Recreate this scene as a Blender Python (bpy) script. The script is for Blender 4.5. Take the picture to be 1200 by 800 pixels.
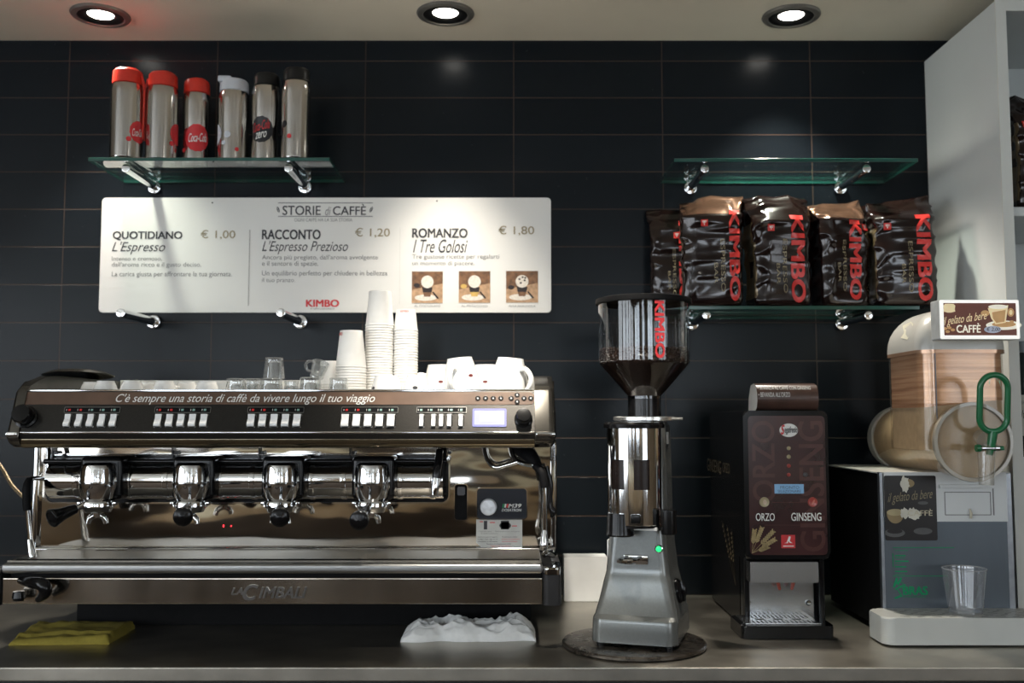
import bpy, bmesh, math, random
from mathutils import Vector, Matrix, noise
from mathutils.bvhtree import BVHTree

for o in list(bpy.data.objects):
    bpy.data.objects.remove(o)
C = bpy.context.scene.collection
sc = bpy.context.scene
R = math.radians

# ------------------------------------------------------------------ camera, light, exposure
FPX = 1167.0                      # focal length for a 1200 px wide frame
PITCH = R(4.4)
CAMZ = 1.37
WALL_Y = 2.70
TOP_Z = 0.90                      # counter top
cam_d = bpy.data.cameras.new('camera')
cam_d.sensor_width = 36.0
cam_d.lens = FPX / 1200 * 36.0
cam_d.clip_start = 0.05
cam_d.dof.use_dof = True
cam_d.dof.focus_distance = 2.12
cam_d.dof.aperture_fstop = 3.0
cam = bpy.data.objects.new('camera', cam_d)
cam.location = (0, 0, CAMZ)
cam.rotation_euler = (math.pi / 2 + PITCH, 0, 0)
C.objects.link(cam)
sc.camera = cam
sc.view_settings.view_transform = 'Standard'
sc.view_settings.look = 'None'
sc.view_settings.exposure = 0.2
sc.view_settings.gamma = 1.0
sc.view_settings.use_curve_mapping = False
sc.cycles.use_denoising = True
sc.cycles.max_bounces = 10
sc.cycles.transparent_max_bounces = 24
sc.cycles.sample_clamp_indirect = 6.0
SPOT_W = 70.0                     # three recessed ceiling spots
WINDOW_L = 5.0                    # daylight in the shop windows behind the camera
w = bpy.data.worlds.new('world')
sc.world = w
w.use_nodes = True
w.node_tree.nodes['Background'].inputs[0].default_value = (0.5, 0.55, 0.6, 1)
w.node_tree.nodes['Background'].inputs[1].default_value = 0.05

# ------------------------------------------------------------------ picture <-> place
def ray(px, py):
    dx = (px - 600) / FPX
    dy = (400 - py) / FPX
    return Vector((dx, math.cos(PITCH) - math.sin(PITCH) * dy, math.sin(PITCH) + math.cos(PITCH) * dy))
EYE = Vector((0, 0, CAMZ))
def at(px, py, Y):
    d = ray(px, py)
    return EYE + d * (Y / d.y)
def Hz(py, Y): return at(600, py, Y).z
def Xx(px, py, Y): return at(px, py, Y).x

# ------------------------------------------------------------------ materials
MATS = {}
def nt(name):
    m = bpy.data.materials.new(name)
    m.use_nodes = True
    t = m.node_tree
    return m, t, t.nodes['Principled BSDF']
def mat(name, col, rough=0.5, metal=0.0, vary=0.12, scale=40.0, bump=0.0, bscale=None, coat=0.0, rvar=0.0,
        emit=None, estr=0.0, spec=0.5, stretch=(1, 1, 1), trans=0.0, sss=0.0):
    if name in MATS: return MATS[name]
    m, t, p = nt(name)
    N, L = t.nodes, t.links
    tc = N.new('ShaderNodeTexCoord')
    mp = N.new('ShaderNodeMapping')
    mp.inputs['Scale'].default_value = stretch
    L.new(tc.outputs['Object'], mp.inputs[0])
    nz = N.new('ShaderNodeTexNoise')
    nz.inputs['Scale'].default_value = scale
    nz.inputs['Detail'].default_value = 4
    L.new(mp.outputs[0], nz.inputs['Vector'])
    rp = N.new('ShaderNodeValToRGB')
    a = [max(0, c * (1 - vary)) for c in col]
    b = [min(1, c * (1 + vary)) for c in col]
    rp.color_ramp.elements[0].position = 0.3
    rp.color_ramp.elements[1].position = 0.7
    rp.color_ramp.elements[0].color = (*a, 1)
    rp.color_ramp.elements[1].color = (*b, 1)
    L.new(nz.outputs['Fac'], rp.inputs[0])
    L.new(rp.outputs[0], p.inputs['Base Color'])
    p.inputs['Roughness'].default_value = rough
    p.inputs['Metallic'].default_value = metal
    p.inputs['Specular IOR Level'].default_value = spec
    p.inputs['Coat Weight'].default_value = coat
    p.inputs['Coat Roughness'].default_value = 0.08
    p.inputs['Transmission Weight'].default_value = trans
    if sss:
        p.inputs['Subsurface Weight'].default_value = sss
        p.inputs['Subsurface Radius'].default_value = (0.01, 0.008, 0.006)
    if rvar:
        mr = N.new('ShaderNodeMapRange')
        mr.inputs['To Min'].default_value = max(0.02, rough - rvar)
        mr.inputs['To Max'].default_value = rough + rvar
        L.new(nz.outputs['Fac'], mr.inputs[0])
        L.new(mr.outputs[0], p.inputs['Roughness'])
    if bump:
        n2 = N.new('ShaderNodeTexNoise')
        n2.inputs['Scale'].default_value = bscale or scale
        n2.inputs['Detail'].default_value = 3
        L.new(mp.outputs[0], n2.inputs['Vector'])
        bp = N.new('ShaderNodeBump')
        bp.inputs['Strength'].default_value = bump
        bp.inputs['Distance'].default_value = 0.01
        L.new(n2.outputs['Fac'], bp.inputs['Height'])
        L.new(bp.outputs[0], p.inputs['Normal'])
    if emit:
        p.inputs['Emission Color'].default_value = (*emit, 1)
        p.inputs['Emission Strength'].default_value = estr
    MATS[name] = m
    return m
def thin_glass(name, tint=(0.95, 0.97, 0.97), gloss=(1, 1, 1), ior=1.45, rough=0.02, boost=1.0, haze=0.0, hcol=(0.8, 0.8, 0.8)):
    """a thin clear sheet: lets light straight through, mirrors at glancing angles"""
    if name in MATS: return MATS[name]
    m, t, p = nt(name)
    N, L = t.nodes, t.links
    N.remove(p)
    out = N['Material Output']
    tr = N.new('ShaderNodeBsdfTransparent'); tr.inputs[0].default_value = (*tint, 1)
    gl = N.new('ShaderNodeBsdfGlossy'); gl.inputs[0].default_value = (*gloss, 1); gl.inputs['Roughness'].default_value = rough
    lw = N.new('ShaderNodeLayerWeight'); lw.inputs['Blend'].default_value = 0.5
    pw = N.new('ShaderNodeMath'); pw.operation = 'POWER'; pw.inputs[1].default_value = 5.0
    L.new(lw.outputs['Facing'], pw.inputs[0])
    f0 = ((ior - 1) / (ior + 1)) ** 2
    fr = N.new('ShaderNodeMath'); fr.operation = 'MULTIPLY_ADD'; fr.inputs[1].default_value = 1 - f0; fr.inputs[2].default_value = f0
    L.new(pw.outputs[0], fr.inputs[0])
    nz = N.new('ShaderNodeTexNoise'); nz.inputs['Scale'].default_value = 20
    mu = N.new('ShaderNodeMath'); mu.operation = 'MULTIPLY'; mu.inputs[1].default_value = boost; mu.use_clamp = True
    L.new(fr.outputs[0], mu.inputs[0])
    mx = N.new('ShaderNodeMixShader')
    L.new(mu.outputs[0], mx.inputs[0]); L.new(tr.outputs[0], mx.inputs[1]); L.new(gl.outputs[0], mx.inputs[2])
    last = mx
    if haze:
        df = N.new('ShaderNodeBsdfDiffuse'); df.inputs[0].default_value = (*hcol, 1)
        m2 = N.new('ShaderNodeMixShader')
        mr = N.new('ShaderNodeMapRange'); mr.inputs['To Min'].default_value = haze * 0.7; mr.inputs['To Max'].default_value = haze * 1.3
        L.new(nz.outputs['Fac'], mr.inputs[0]); L.new(mr.outputs[0], m2.inputs[0])
        L.new(mx.outputs[0], m2.inputs[1]); L.new(df.outputs[0], m2.inputs[2])
        last = m2
    L.new(last.outputs[0], out.inputs[0])
    MATS[name] = m
    return m

CHROME = mat('chrome', (0.80, 0.81, 0.82), 0.06, 1, 0.03)
STEEL = mat('polished_steel', (0.62, 0.60, 0.57), 0.14, 1, 0.06, 30, rvar=0.05)
MIRROR = mat('wavy_mirror_steel', (0.62, 0.58, 0.52), 0.06, 1, 0.06, 6, bump=0.8, bscale=2.4, rvar=0.03, stretch=(0.8, 1, 1.8))
PANEL = mat('worn_front_steel', (0.62, 0.56, 0.48), 0.15, 1, 0.25, 9, bump=0.05, bscale=9, stretch=(1, 1, 0.25), rvar=0.04)
PEWTER = mat('pewter_header', (0.042, 0.040, 0.037), 0.30, 0.8, 0.10, 300, bump=0.03)
ENDCAP = mat('dark_endcap', (0.12, 0.113, 0.10), 0.2, 0.9, 0.08, 60)
BLACK = mat('black_plastic', (0.006, 0.006, 0.0065), 0.18, 0, 0.2, 60, spec=0.3)
MATTEBLACK = mat('matte_black', (0.005, 0.005, 0.0055), 0.6, 0, 0.2, 60, spec=0.12)
WHITE = mat('white_porcelain', (0.82, 0.82, 0.80), 0.12, 0, 0.02, 20, coat=0.5)
PAPER = mat('paper_cup_white', (0.86, 0.85, 0.82), 0.55, 0, 0.02, 60)
RED = mat('red_print', (0.62, 0.025, 0.03), 0.4, 0, 0.06, 60)
INK = mat('dark_ink', (0.035, 0.035, 0.04), 0.6, 0, 0.1, 60)
GREYINK = mat('grey_ink', (0.20, 0.20, 0.20), 0.6, 0, 0.1, 60)
GOLDINK = mat('gold_ink', (0.30, 0.25, 0.15), 0.5, 0.2, 0.1, 60)
WPRINT = mat('white_print', (0.85, 0.84, 0.80), 0.5, 0, 0.03, 60)

# ------------------------------------------------------------------ mesh helpers
def BM(): return bmesh.new()
def mark(fs, mi):
    for f in fs: f.material_index = mi
def box(bm, x0, x1, y0, y1, z0, z1, bev=0.0, seg=2, mi=0):
    r = bmesh.ops.create_cube(bm, size=1.0)
    vs = r['verts']
    mark({f for v in vs for f in v.link_faces}, mi)
    for v in vs:
        v.co = Vector(((x0 + x1) / 2 + v.co.x * (x1 - x0), (y0 + y1) / 2 + v.co.y * (y1 - y0), (z0 + z1) / 2 + v.co.z * (z1 - z0)))
    if bev:
        es = list({e for v in vs for e in v.link_edges})
        bmesh.ops.bevel(bm, geom=es, offset=bev, segments=seg, affect='EDGES', profile=0.5)
def lathe(bm, prof, M=None, n=40, mi=0, a0=0.0, a1=2 * math.pi):
    """prof: (radius, height) pairs turned about local Z, placed by matrix M"""
    fs = []
    M = M or Matrix()
    full = abs(a1 - a0 - 2 * math.pi) < 1e-6
    rings = []
    for r, z in prof:
        if r < 1e-6:
            rings.append([bm.verts.new(M @ Vector((0, 0, z)))])
        else:
            k = n if full else n + 1
            rings.append([bm.verts.new(M @ Vector((r * math.cos(a0 + (a1 - a0) * i / n), r * math.sin(a0 + (a1 - a0) * i / n), z))) for i in range(k)])
    for A, B in zip(rings, rings[1:]):
        if len(A) == 1 and len(B) == 1: continue
        k = max(len(A), len(B))
        for i in range(k if full else k - 1):
            j = (i + 1) % k
            if len(A) == 1: fs.append(bm.faces.new((A[0], B[j], B[i])))
            elif len(B) == 1: fs.append(bm.faces.new((A[i], A[j], B[0])))
            else: fs.append(bm.faces.new((A[i], A[j], B[j], B[i])))
    mark(fs, mi)
def T(x, y, z): return Matrix.Translation((x, y, z))
def look(p, d):
    """matrix with local Z along d, at p"""
    return T(*p) @ Vector(d).to_track_quat('Z', 'Y').to_matrix().to_4x4()
def cyl(bm, p0, p1, r0, r1=None, n=28, mi=0, bev=0.0):
    p0, p1 = Vector(p0), Vector(p1)
    r1 = r0 if r1 is None else r1
    h = (p1 - p0).length
    if bev:
        prof = [(0, 0), (r0 - bev, 0), (r0 - bev * .3, bev * .3), (r0, bev), (r1, h - bev), (r1 - bev * .3, h - bev * .3), (r1 - bev, h), (0, h)]
    else:
        prof = [(0, 0), (r0, 0), (r1, h), (0, h)]
    lathe(bm, prof, look(p0, p1 - p0), n, mi)
def spline(pts, k=6):
    pts = [Vector(p) for p in pts]
    if len(pts) < 3: return pts
    P = [pts[0] * 2 - pts[1]] + pts + [pts[-1] * 2 - pts[-2]]
    out = []
    for i in range(1, len(P) - 2):
        a, b, c, d = P[i - 1:i + 3]
        for s in range(k):
            t = s / k
            out.append(0.5 * ((2 * b) + (c - a) * t + (2 * a - 5 * b + 4 * c - d) * t * t + (3 * b - a - 3 * c + d) * t ** 3))
    out.append(pts[-1])
    return out
def tube(bm, pts, r, n=12, smooth=True, closed=False, mi=0, k=6):
    fs = []
    rr = None
    if isinstance(r, (list, tuple)):
        rr = spline([Vector((x, 0, 0)) for x in r], k) if smooth and len(pts) > 2 else [Vector((x, 0, 0)) for x in r]
    if closed: P = [Vector(p) for p in pts]
    else: P = spline(pts, k) if smooth else [Vector(p) for p in pts]
    m = len(P)
    rings, up = [], None
    for i in range(m):
        if closed: t = (P[(i + 1) % m] - P[i - 1]).normalized()
        else: t = (P[min(i + 1, m - 1)] - P[max(i - 1, 0)]).normalized()
        if up is None:
            up = Vector((0, 0, 1)) if abs(t.z) < 0.9 else Vector((1, 0, 0))
        up = (up - t * up.dot(t)).normalized()
        s = t.cross(up)
        ri = rr[i].x if rr else r
        rings.append([bm.verts.new(P[i] + (up * math.cos(2 * math.pi * j / n) + s * math.sin(2 * math.pi * j / n)) * ri) for j in range(n)])
    for i in range(m if closed else m - 1):
        A, B = rings[i], rings[(i + 1) % m]
        for j in range(n):
            fs.append(bm.faces.new((A[j], A[(j + 1) % n], B[(j + 1) % n], B[j])))
    if not closed:
        fs += [bm.faces.new(rings[0][::-1]), bm.faces.new(rings[-1])]
    mark(fs, mi)
def rrect(u0, v0, u1, v1, r, n=6):
    if u1 < u0: u0, u1 = u1, u0
    if v1 < v0: v0, v1 = v1, v0
    r = min(r, (u1 - u0) / 2 - 1e-6, (v1 - v0) / 2 - 1e-6)
    if r <= 1e-6: return [(u0, v0), (u1, v0), (u1, v1), (u0, v1)]
    out = []
    for cx, cy, a in ((u1 - r, v0 + r, -90), (u1 - r, v1 - r, 0), (u0 + r, v1 - r, 90), (u0 + r, v0 + r, 180)):
        for i in range(n + 1):
            t = R(a + 90 * i / n)
            out.append((cx + r * math.cos(t), cy + r * math.sin(t)))
    return out
def ell(cu, cv, ru, rv, n=32, a0=0, a1=360):
    full = a1 - a0 >= 360
    return [(cu + ru * math.cos(R(a0 + (a1 - a0) * i / (n if full else n - 1))), cv + rv * math.sin(R(a0 + (a1 - a0) * i / (n if full else n - 1)))) for i in range(n)]
def prism(bm, poly, fn, d0, d1, bev=0.0, mi=0, seg=2):
    """extrude a 2D outline along depth; fn(u, v, d) gives the 3D point; d1 is the seen face"""
    A = [bm.verts.new(fn(u, v, d0)) for u, v in poly]
    B = [bm.verts.new(fn(u, v, d1)) for u, v in poly]
    k = len(poly)
    fb = bm.faces.new(B)
    mark([fb, bm.faces.new(A[::-1])] + [bm.faces.new((A[i], A[(i + 1) % k], B[(i + 1) % k], B[i])) for i in range(k)], mi)
    if bev:
        bmesh.ops.bevel(bm, geom=list(fb.edges), offset=bev, segments=seg, affect='EDGES', profile=0.5)
def flat(bm, poly, fn, d, mi=0):
    mark([bm.faces.new([bm.verts.new(fn(u, v, d)) for u, v in poly])], mi)
def hoop(bm, outer, inner, fn, d0, d1, mi=0):
    k = len(outer)
    L4 = [[bm.verts.new(fn(u, v, d)) for u, v in pl] for pl, d in ((outer, d0), (outer, d1), (inner, d1), (inner, d0))]
    for a in range(4):
        A, B = L4[a], L4[(a + 1) % 4]
        mark([bm.faces.new((A[i], A[(i + 1) % k], B[(i + 1) % k], B[i])) for i in range(k)], mi)

class Frame:
    """a flat face in the place: origin, right and up directions; n points out of it"""
    def __init__(s, o, u=(1, 0, 0), v=(0, 0, 1)):
        s.o, s.u, s.v = Vector(o), Vector(u).normalized(), Vector(v).normalized()
        s.n = s.u.cross(s.v).normalized()
    def P(s, a, b, d=0.0): return s.o + s.u * a + s.v * b + s.n * d
    def hit(s, px, py):
        d = ray(px, py)
        q = EYE + d * ((s.o - EYE).dot(s.n) / d.dot(s.n)) - s.o
        return q.dot(s.u), q.dot(s.v)
    def rect(s, x0, y0, x1, y1):
        a0, b0 = s.hit(min(x0, x1), max(y0, y1)); a1, b1 = s.hit(max(x0, x1), min(y0, y1))
        return a0, b0, a1, b1

# ------------------------------------------------------------------ object helpers
def origin_of(p):
    v = Vector((0, 0, 0))
    while p is not None:
        v += p.location
        p = p.parent
    return v
def finish(bm, name, mats, ang=35):
    bmesh.ops.recalc_face_normals(bm, faces=bm.faces)
    me = bpy.data.meshes.new(name)
    bm.to_mesh(me); bm.free()
    for m in (mats if isinstance(mats, (list, tuple)) else [mats]): me.materials.append(m)
    for p in me.polygons: p.use_smooth = True
    me.set_sharp_from_angle(angle=R(ang))
    return me
def obj(name, bm, mats, parent=None, local=False, label=None, ang=35):
    """one mesh object; its points are given in the place (or in its thing, when local)"""
    me = finish(bm, name, mats, ang)
    o = bpy.data.objects.new(name, me)
    C.objects.link(o)
    if ang < 100:
        wn = o.modifiers.new('weighted_normals', 'WEIGHTED_NORMAL'); wn.keep_sharp = True; wn.weight = 80
    if parent is not None:
        if not local:
            me.transform(T(*(-origin_of(parent))))
        o.parent = parent
    else:
        xs = [v.co for v in me.vertices]
        c = Vector(((min(v.x for v in xs) + max(v.x for v in xs)) / 2, (min(v.y for v in xs) + max(v.y for v in xs)) / 2, min(v.z for v in xs)))
        me.transform(T(*-c)); o.location = c
    if label: o['label'] = label
    return o
def tag(o, label, cat, group=None, kind=None):
    o['label'] = label; o['category'] = cat
    if group: o['group'] = group
    if kind: o['kind'] = kind
    return o
def thing(name, label, cat, loc, rz=0.0, group=None):
    o = bpy.data.objects.new(name, None)
    o.empty_display_size = 0.05
    C.objects.link(o)
    o.location = loc; o.rotation_euler = (0, 0, rz)
    return tag(o, label, cat, group)
def struct(name, bm, m):
    me = finish(bm, name, m)
    o = bpy.data.objects.new(name, me)
    C.objects.link(o)
    o['kind'] = 'structure'
    return o
def copy_tree(o, parent=None):
    c = o.copy()
    C.objects.link(c)
    if parent is not None: c.parent = parent
    for ch in [x for x in bpy.data.objects if x.parent == o]:
        copy_tree(ch, c)
    return c
def text_bm(s, rect, fn, d=0.0006, bold=0.0, shear=0.0, rot=0, spacing=1.0, grid=0.0):
    """lettering that fills rect=(u0,v0,u1,v1) of a surface fn(u,v,d)"""
    cu = bpy.data.curves.new('lettering', 'FONT')
    cu.body = s; cu.offset = min(bold, 0.0); cu.shear = shear; cu.space_character = spacing
    cu.resolution_u = 4
    to = bpy.data.objects.new('lettering', cu)
    me = bpy.data.meshes.new_from_object(to)
    bm = BM()
    if bold > .003:        # heavier strokes: the outline repeated slightly shifted, each a hair above the last
        for lay, (ox, oy) in enumerate(((-1, -.7), (1, -.7), (-1, .7), (1, .7))):
            m2 = me.copy(); m2.transform(T(ox * bold * .8, oy * bold * .6, lay)); bm.from_mesh(m2); bpy.data.meshes.remove(m2)
    else:
        bm.from_mesh(me)
    bpy.data.objects.remove(to); bpy.data.meshes.remove(me); bpy.data.curves.remove(cu)
    if rot:
        for v in bm.verts: v.co.x, v.co.y = (v.co.y, -v.co.x) if rot == -90 else (-v.co.y, v.co.x)
    xs = [v.co.x for v in bm.verts]; ys = [v.co.y for v in bm.verts]
    x0, x1, y0, y1 = min(xs), max(xs), min(ys), max(ys)
    u0, v0, u1, v1 = rect
    for v in bm.verts:
        v.co = Vector((u0 + (v.co.x - x0) / max(1e-6, x1 - x0) * (u1 - u0), v0 + (v.co.y - y0) / max(1e-6, y1 - y0) * (v1 - v0), v.co.z))
    if grid: chop(bm, u0, v0, u1, v1, grid)
    for v in bm.verts: v.co = fn(v.co.x, v.co.y, d + v.co.z * 8e-5)
    return bm
def chop(bm, u0, v0, u1, v1, g):
    k = int((u1 - u0) / g)
    for i in range(1, k + 1):
        bmesh.ops.bisect_plane(bm, geom=bm.verts[:] + bm.edges[:] + bm.faces[:], plane_co=(u0 + (u1 - u0) * i / (k + 1), 0, 0), plane_no=(1, 0, 0))
    k = int((v1 - v0) / g)
    for i in range(1, k + 1):
        bmesh.ops.bisect_plane(bm, geom=bm.verts[:] + bm.edges[:] + bm.faces[:], plane_co=(0, v0 + (v1 - v0) * i / (k + 1), 0), plane_no=(0, 1, 0))
def text(name, s, rect, fn, m, parent, local=False, **k):
    bm = text_bm(s, rect, fn, **k)
    me = bpy.data.meshes.new(name)
    bm.to_mesh(me); bm.free()
    me.materials.append(m)
    o = bpy.data.objects.new(name, me)
    C.objects.link(o)
    if not local: me.transform(T(*(-origin_of(parent))))
    o.parent = parent
    return o
def wrap(cx, cy, cz, rad, ang=0.0):
    """(u, v, d) onto an upright cylinder: u runs round it from the side that faces -Y"""
    def f(u, v, d):
        r = (rad(v) if callable(rad) else rad) + d
        a = ang + u / (rad(v) if callable(rad) else rad)
        return Vector((cx + r * math.sin(a), cy - r * math.cos(a), cz + v))
    return f
def blob(bm, cu, cv, ru, rv, fn, d, wob=0.0, lobes=12, mi=0, n=40, rings=5, cut=None):
    fs = []
    prev = [bm.verts.new(fn(cu, cv, d))]
    for k in range(1, rings + 1):
        cur = []
        for i in range(n):
            a = 2 * math.pi * i / n
            q = k / rings * (1 + wob * math.sin(lobes * a))
            cur.append(bm.verts.new(fn(cu + ru * q * math.cos(a), cv + rv * q * math.sin(a), d)))
        for i in range(n):
            j = (i + 1) % n
            if len(prev) == 1: fs.append(bm.faces.new((prev[0], cur[i], cur[j])))
            else: fs.append(bm.faces.new((prev[i], cur[i], cur[j], prev[j])))
        prev = cur
    mark(fs, mi)

# ------------------------------------------------------------------ the room
CEIL_Z = Hz(47.5, WALL_Y)
XL, XR, YB = -3.2, 3.2, -3.4
def tile_material():
    m, t, p = nt('slate_tiles')
    N, L = t.nodes, t.links
    tc = N.new('ShaderNodeTexCoord')
    sp = N.new('ShaderNodeSeparateXYZ'); L.new(tc.outputs['Object'], sp.inputs[0])
    x0 = Xx(602, 245, WALL_Y); tw = (Xx(953, 245, WALL_Y) - Xx(251, 245, WALL_Y)) / 4
    th = (Hz(115, WALL_Y) - Hz(423, WALL_Y)) / 7; z0 = Hz(245, WALL_Y)
    ax = N.new('ShaderNodeMath'); ax.operation = 'SUBTRACT'; ax.inputs[1].default_value = x0 - 20 * tw
    az = N.new('ShaderNodeMath'); az.operation = 'SUBTRACT'; az.inputs[1].default_value = z0 - 40 * th
    L.new(sp.outputs['X'], ax.inputs[0]); L.new(sp.outputs['Z'], az.inputs[0])
    cb = N.new('ShaderNodeCombineXYZ'); L.new(ax.outputs[0], cb.inputs['X']); L.new(az.outputs[0], cb.inputs['Y'])
    br = N.new('ShaderNodeTexBrick')
    br.offset = 0.0; br.squash = 1.0
    br.inputs['Scale'].default_value = 1.0
    br.inputs['Brick Width'].default_value = tw
    br.inputs['Row Height'].default_value = th
    br.inputs['Mortar Size'].default_value = 0.0017
    br.inputs['Mortar Smooth'].default_value = 0.25
    br.inputs['Color1'].default_value = (0.0052, 0.0076, 0.0102, 1)
    br.inputs['Color2'].default_value = (0.0068, 0.0097, 0.0128, 1)
    br.inputs['Mortar'].default_value = (0.045, 0.032, 0.026, 1)
    L.new(cb.outputs[0], br.inputs['Vector'])
    L.new(br.outputs['Color'], p.inputs['Base Color'])
    p.inputs['Specular IOR Level'].default_value = 0.16
    nz = N.new('ShaderNodeTexNoise'); nz.inputs['Scale'].default_value = 60
    L.new(tc.outputs['Object'], nz.inputs['Vector'])
    mr = N.new('ShaderNodeMapRange'); mr.inputs['To Min'].default_value = 0.20; mr.inputs['To Max'].default_value = 0.30
    L.new(nz.outputs['Fac'], mr.inputs[0]); L.new(mr.outputs[0], p.inputs['Roughness'])
    bp = N.new('ShaderNodeBump'); bp.invert = True; bp.inputs['Strength'].default_value = 0.5; bp.inputs['Distance'].default_value = 0.004
    L.new(br.outputs['Fac'], bp.inputs['Height']); L.new(bp.outputs[0], p.inputs['Normal'])
    return m
bm = BM(); box(bm, XL, XR, WALL_Y, WALL_Y + 0.1, 0, CEIL_Z + 0.1); struct('wall_back', bm, tile_material())
bm = BM(); box(bm, XL, XR, YB, WALL_Y, CEIL_Z, CEIL_Z + 0.1)
struct('ceiling', bm, mat('ceiling_paint', (0.76, 0.71, 0.60), 0.45, 0, 0.05, 3, spec=0.4))
bm = BM(); box(bm, XL, XR, YB, WALL_Y, -0.1, 0)
struct('floor', bm, mat('floor_tiles', (0.085, 0.062, 0.045), 0.75, 0, 0.2, 5, spec=.1))
plaster = mat('warm_plaster', (0.20, 0.135, 0.075), 0.7, 0, 0.15, 4)
wood = mat('wood_panelling', (0.36, 0.25, 0.14), 0.45, 0, 0.35, 6, stretch=(1, 1, 0.08))
bm = BM(); box(bm, XL - 0.1, XL, YB, WALL_Y, 0, CEIL_Z); struct('wall_left', bm, plaster)
bm = BM(); box(bm, XR, XR + 0.1, YB, WALL_Y, 0, CEIL_Z); struct('wall_right', bm, plaster)
bm = BM(); box(bm, XL, XR, YB - 0.1, YB, 0, CEIL_Z); struct('wall_front', bm, wood)
# shop windows far behind the camera: their daylight is what the steel mirrors
WIN = [(-2.8, -1.5, 1.25, 2.25, WINDOW_L), (-0.80, -0.30, 1.25, 2.25, WINDOW_L), (0.55, 1.7, 1.25, 2.25, WINDOW_L)]
for i, (x0, x1, z0, z1, L) in enumerate(WIN):
    bm = BM()
    hoop(bm, rrect(x0 - .06, z0 - .06, x1 + .06, z1 + .06, 0), rrect(x0, z0, x1, z1, 0), lambda u, v, d: Vector((u, YB + d, v)), 0, 0.05)
    box(bm, (x0 + x1) / 2 - .02, (x0 + x1) / 2 + .02, YB + .005, YB + .04, z0, z1)
    fr = struct('window_%d' % (i + 1), bm, mat('window_frame_wood', (0.10, 0.06, 0.035), 0.4))
    bm = BM(); box(bm, x0, x1, YB + .002, YB + .008, z0, z1)
    pn = struct('window_pane', bm, mat('daylit_pane_%d' % i, (0.8, 0.8, 0.8), 0.1, emit=(0.80, 0.90, 1.0), estr=L))
    pn.parent = fr

# long street window in the left wall, shorter one in the right wall, added wall bands for the steel to mirror
bm = BM()
hoop(bm, rrect(-3.2, 0.85, 1.1, 2.3, 0), rrect(-3.12, 0.95, 1.02, 2.22, 0), lambda u, v, d: Vector((XL + d, u, v)), 0, 0.05)
for y in (-2.3, -1.35, -.55, .25): box(bm, XL + .002, XL + .05, y - .06, y + .06, .95, 2.22)  # wide mullions added to break the mirrored window into streaks
dr_ = struct('window_4', bm, MATS['window_frame_wood'])
bm = BM(); box(bm, XL + .002, XL + .008, -3.12, 1.02, 0.95, 2.22)
dp_ = struct('window_pane', bm, mat('daylit_door_pane', (0.8, 0.8, 0.8), 0.1, emit=(0.86, 0.93, 1.0), estr=WINDOW_L * .8)); dp_.parent = dr_
bm = BM()
hoop(bm, rrect(-3.1, 0.85, -0.4, 2.3, 0), rrect(-3.02, 0.95, -.48, 2.22, 0), lambda u, v, d: Vector((XR - d, u, v)), 0, 0.05)
for y in (-2.2, -1.3): box(bm, XR - .04, XR - .002, y - .03, y + .03, .95, 2.22)
dr_ = struct('window_5', bm, MATS['window_frame_wood'])
bm = BM(); box(bm, XR - .008, XR - .002, -3.02, -.48, 0.95, 2.22)
dp_ = struct('window_pane', bm, mat('daylit_right_pane', (0.8, 0.8, 0.8), 0.1, emit=(0.86, 0.93, 1.0), estr=WINDOW_L * .55)); dp_.parent = dr_
bm = BM(); box(bm, XL + .01, XR - .01, YB, YB + .03, 0, .66); box(bm, XL + .01, XR - .01, YB, YB + .045, .66, .70)
struct('added_trim_1', bm, mat('mirrored_dark_band', (.03, .018, .010), .4, 0, .3, 6))  # unseen panel added as a dark band in the steel's reflections
bm = BM(); box(bm, XL + .01, XR - .01, YB, YB + .03, .90, 1.0)
struct('added_trim_2', bm, mat('mirrored_cream_band', (.85, .76, .55), .4, 0, .05, 6))  # unseen strip added to draw a bright line in the mirror steel
bm = BM(); box(bm, XL + .01, XR - .01, YB, YB + .02, 1.0, 1.18)
struct('added_trim_3', bm, MATS['mirrored_dark_band'])  # unseen dark panel added above it for contrast in the reflection

# ------------------------------------------------------------------ counter
FRONT_Y = 1.925
wt = thing('bar_counter', 'brushed stainless steel bar counter running along the dark tiled wall', 'counter', (0, (FRONT_Y + WALL_Y) / 2, 0))
STEELTOP = mat('brushed_counter_steel', (0.48, 0.45, 0.39), 0.37, 1, 0.2, 9, bump=0.02, bscale=14, rvar=0.05)
bm = BM(); box(bm, -2.2, 2.2, FRONT_Y, WALL_Y - .001, TOP_Z - .026, TOP_Z, 0.0025, 2); obj('worktop', bm, STEELTOP, wt)
bm = BM(); box(bm, -2.2, 2.2, FRONT_Y + .03, WALL_Y - .001, 0.10, TOP_Z - .027); box(bm, -2.2, 2.2, FRONT_Y + .09, WALL_Y - .001, 0.0, 0.10)
for x in (-1.65, -1.1, -.55, 0, .55, 1.1, 1.65):
    box(bm, x - .004, x + .004, FRONT_Y + .026, FRONT_Y + .031, .12, TOP_Z - .04)
obj('base_unit', bm, mat('dark_steel_unit', (0.06, 0.06, 0.06), 0.4, 0.8, 0.1, 20), wt)

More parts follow.
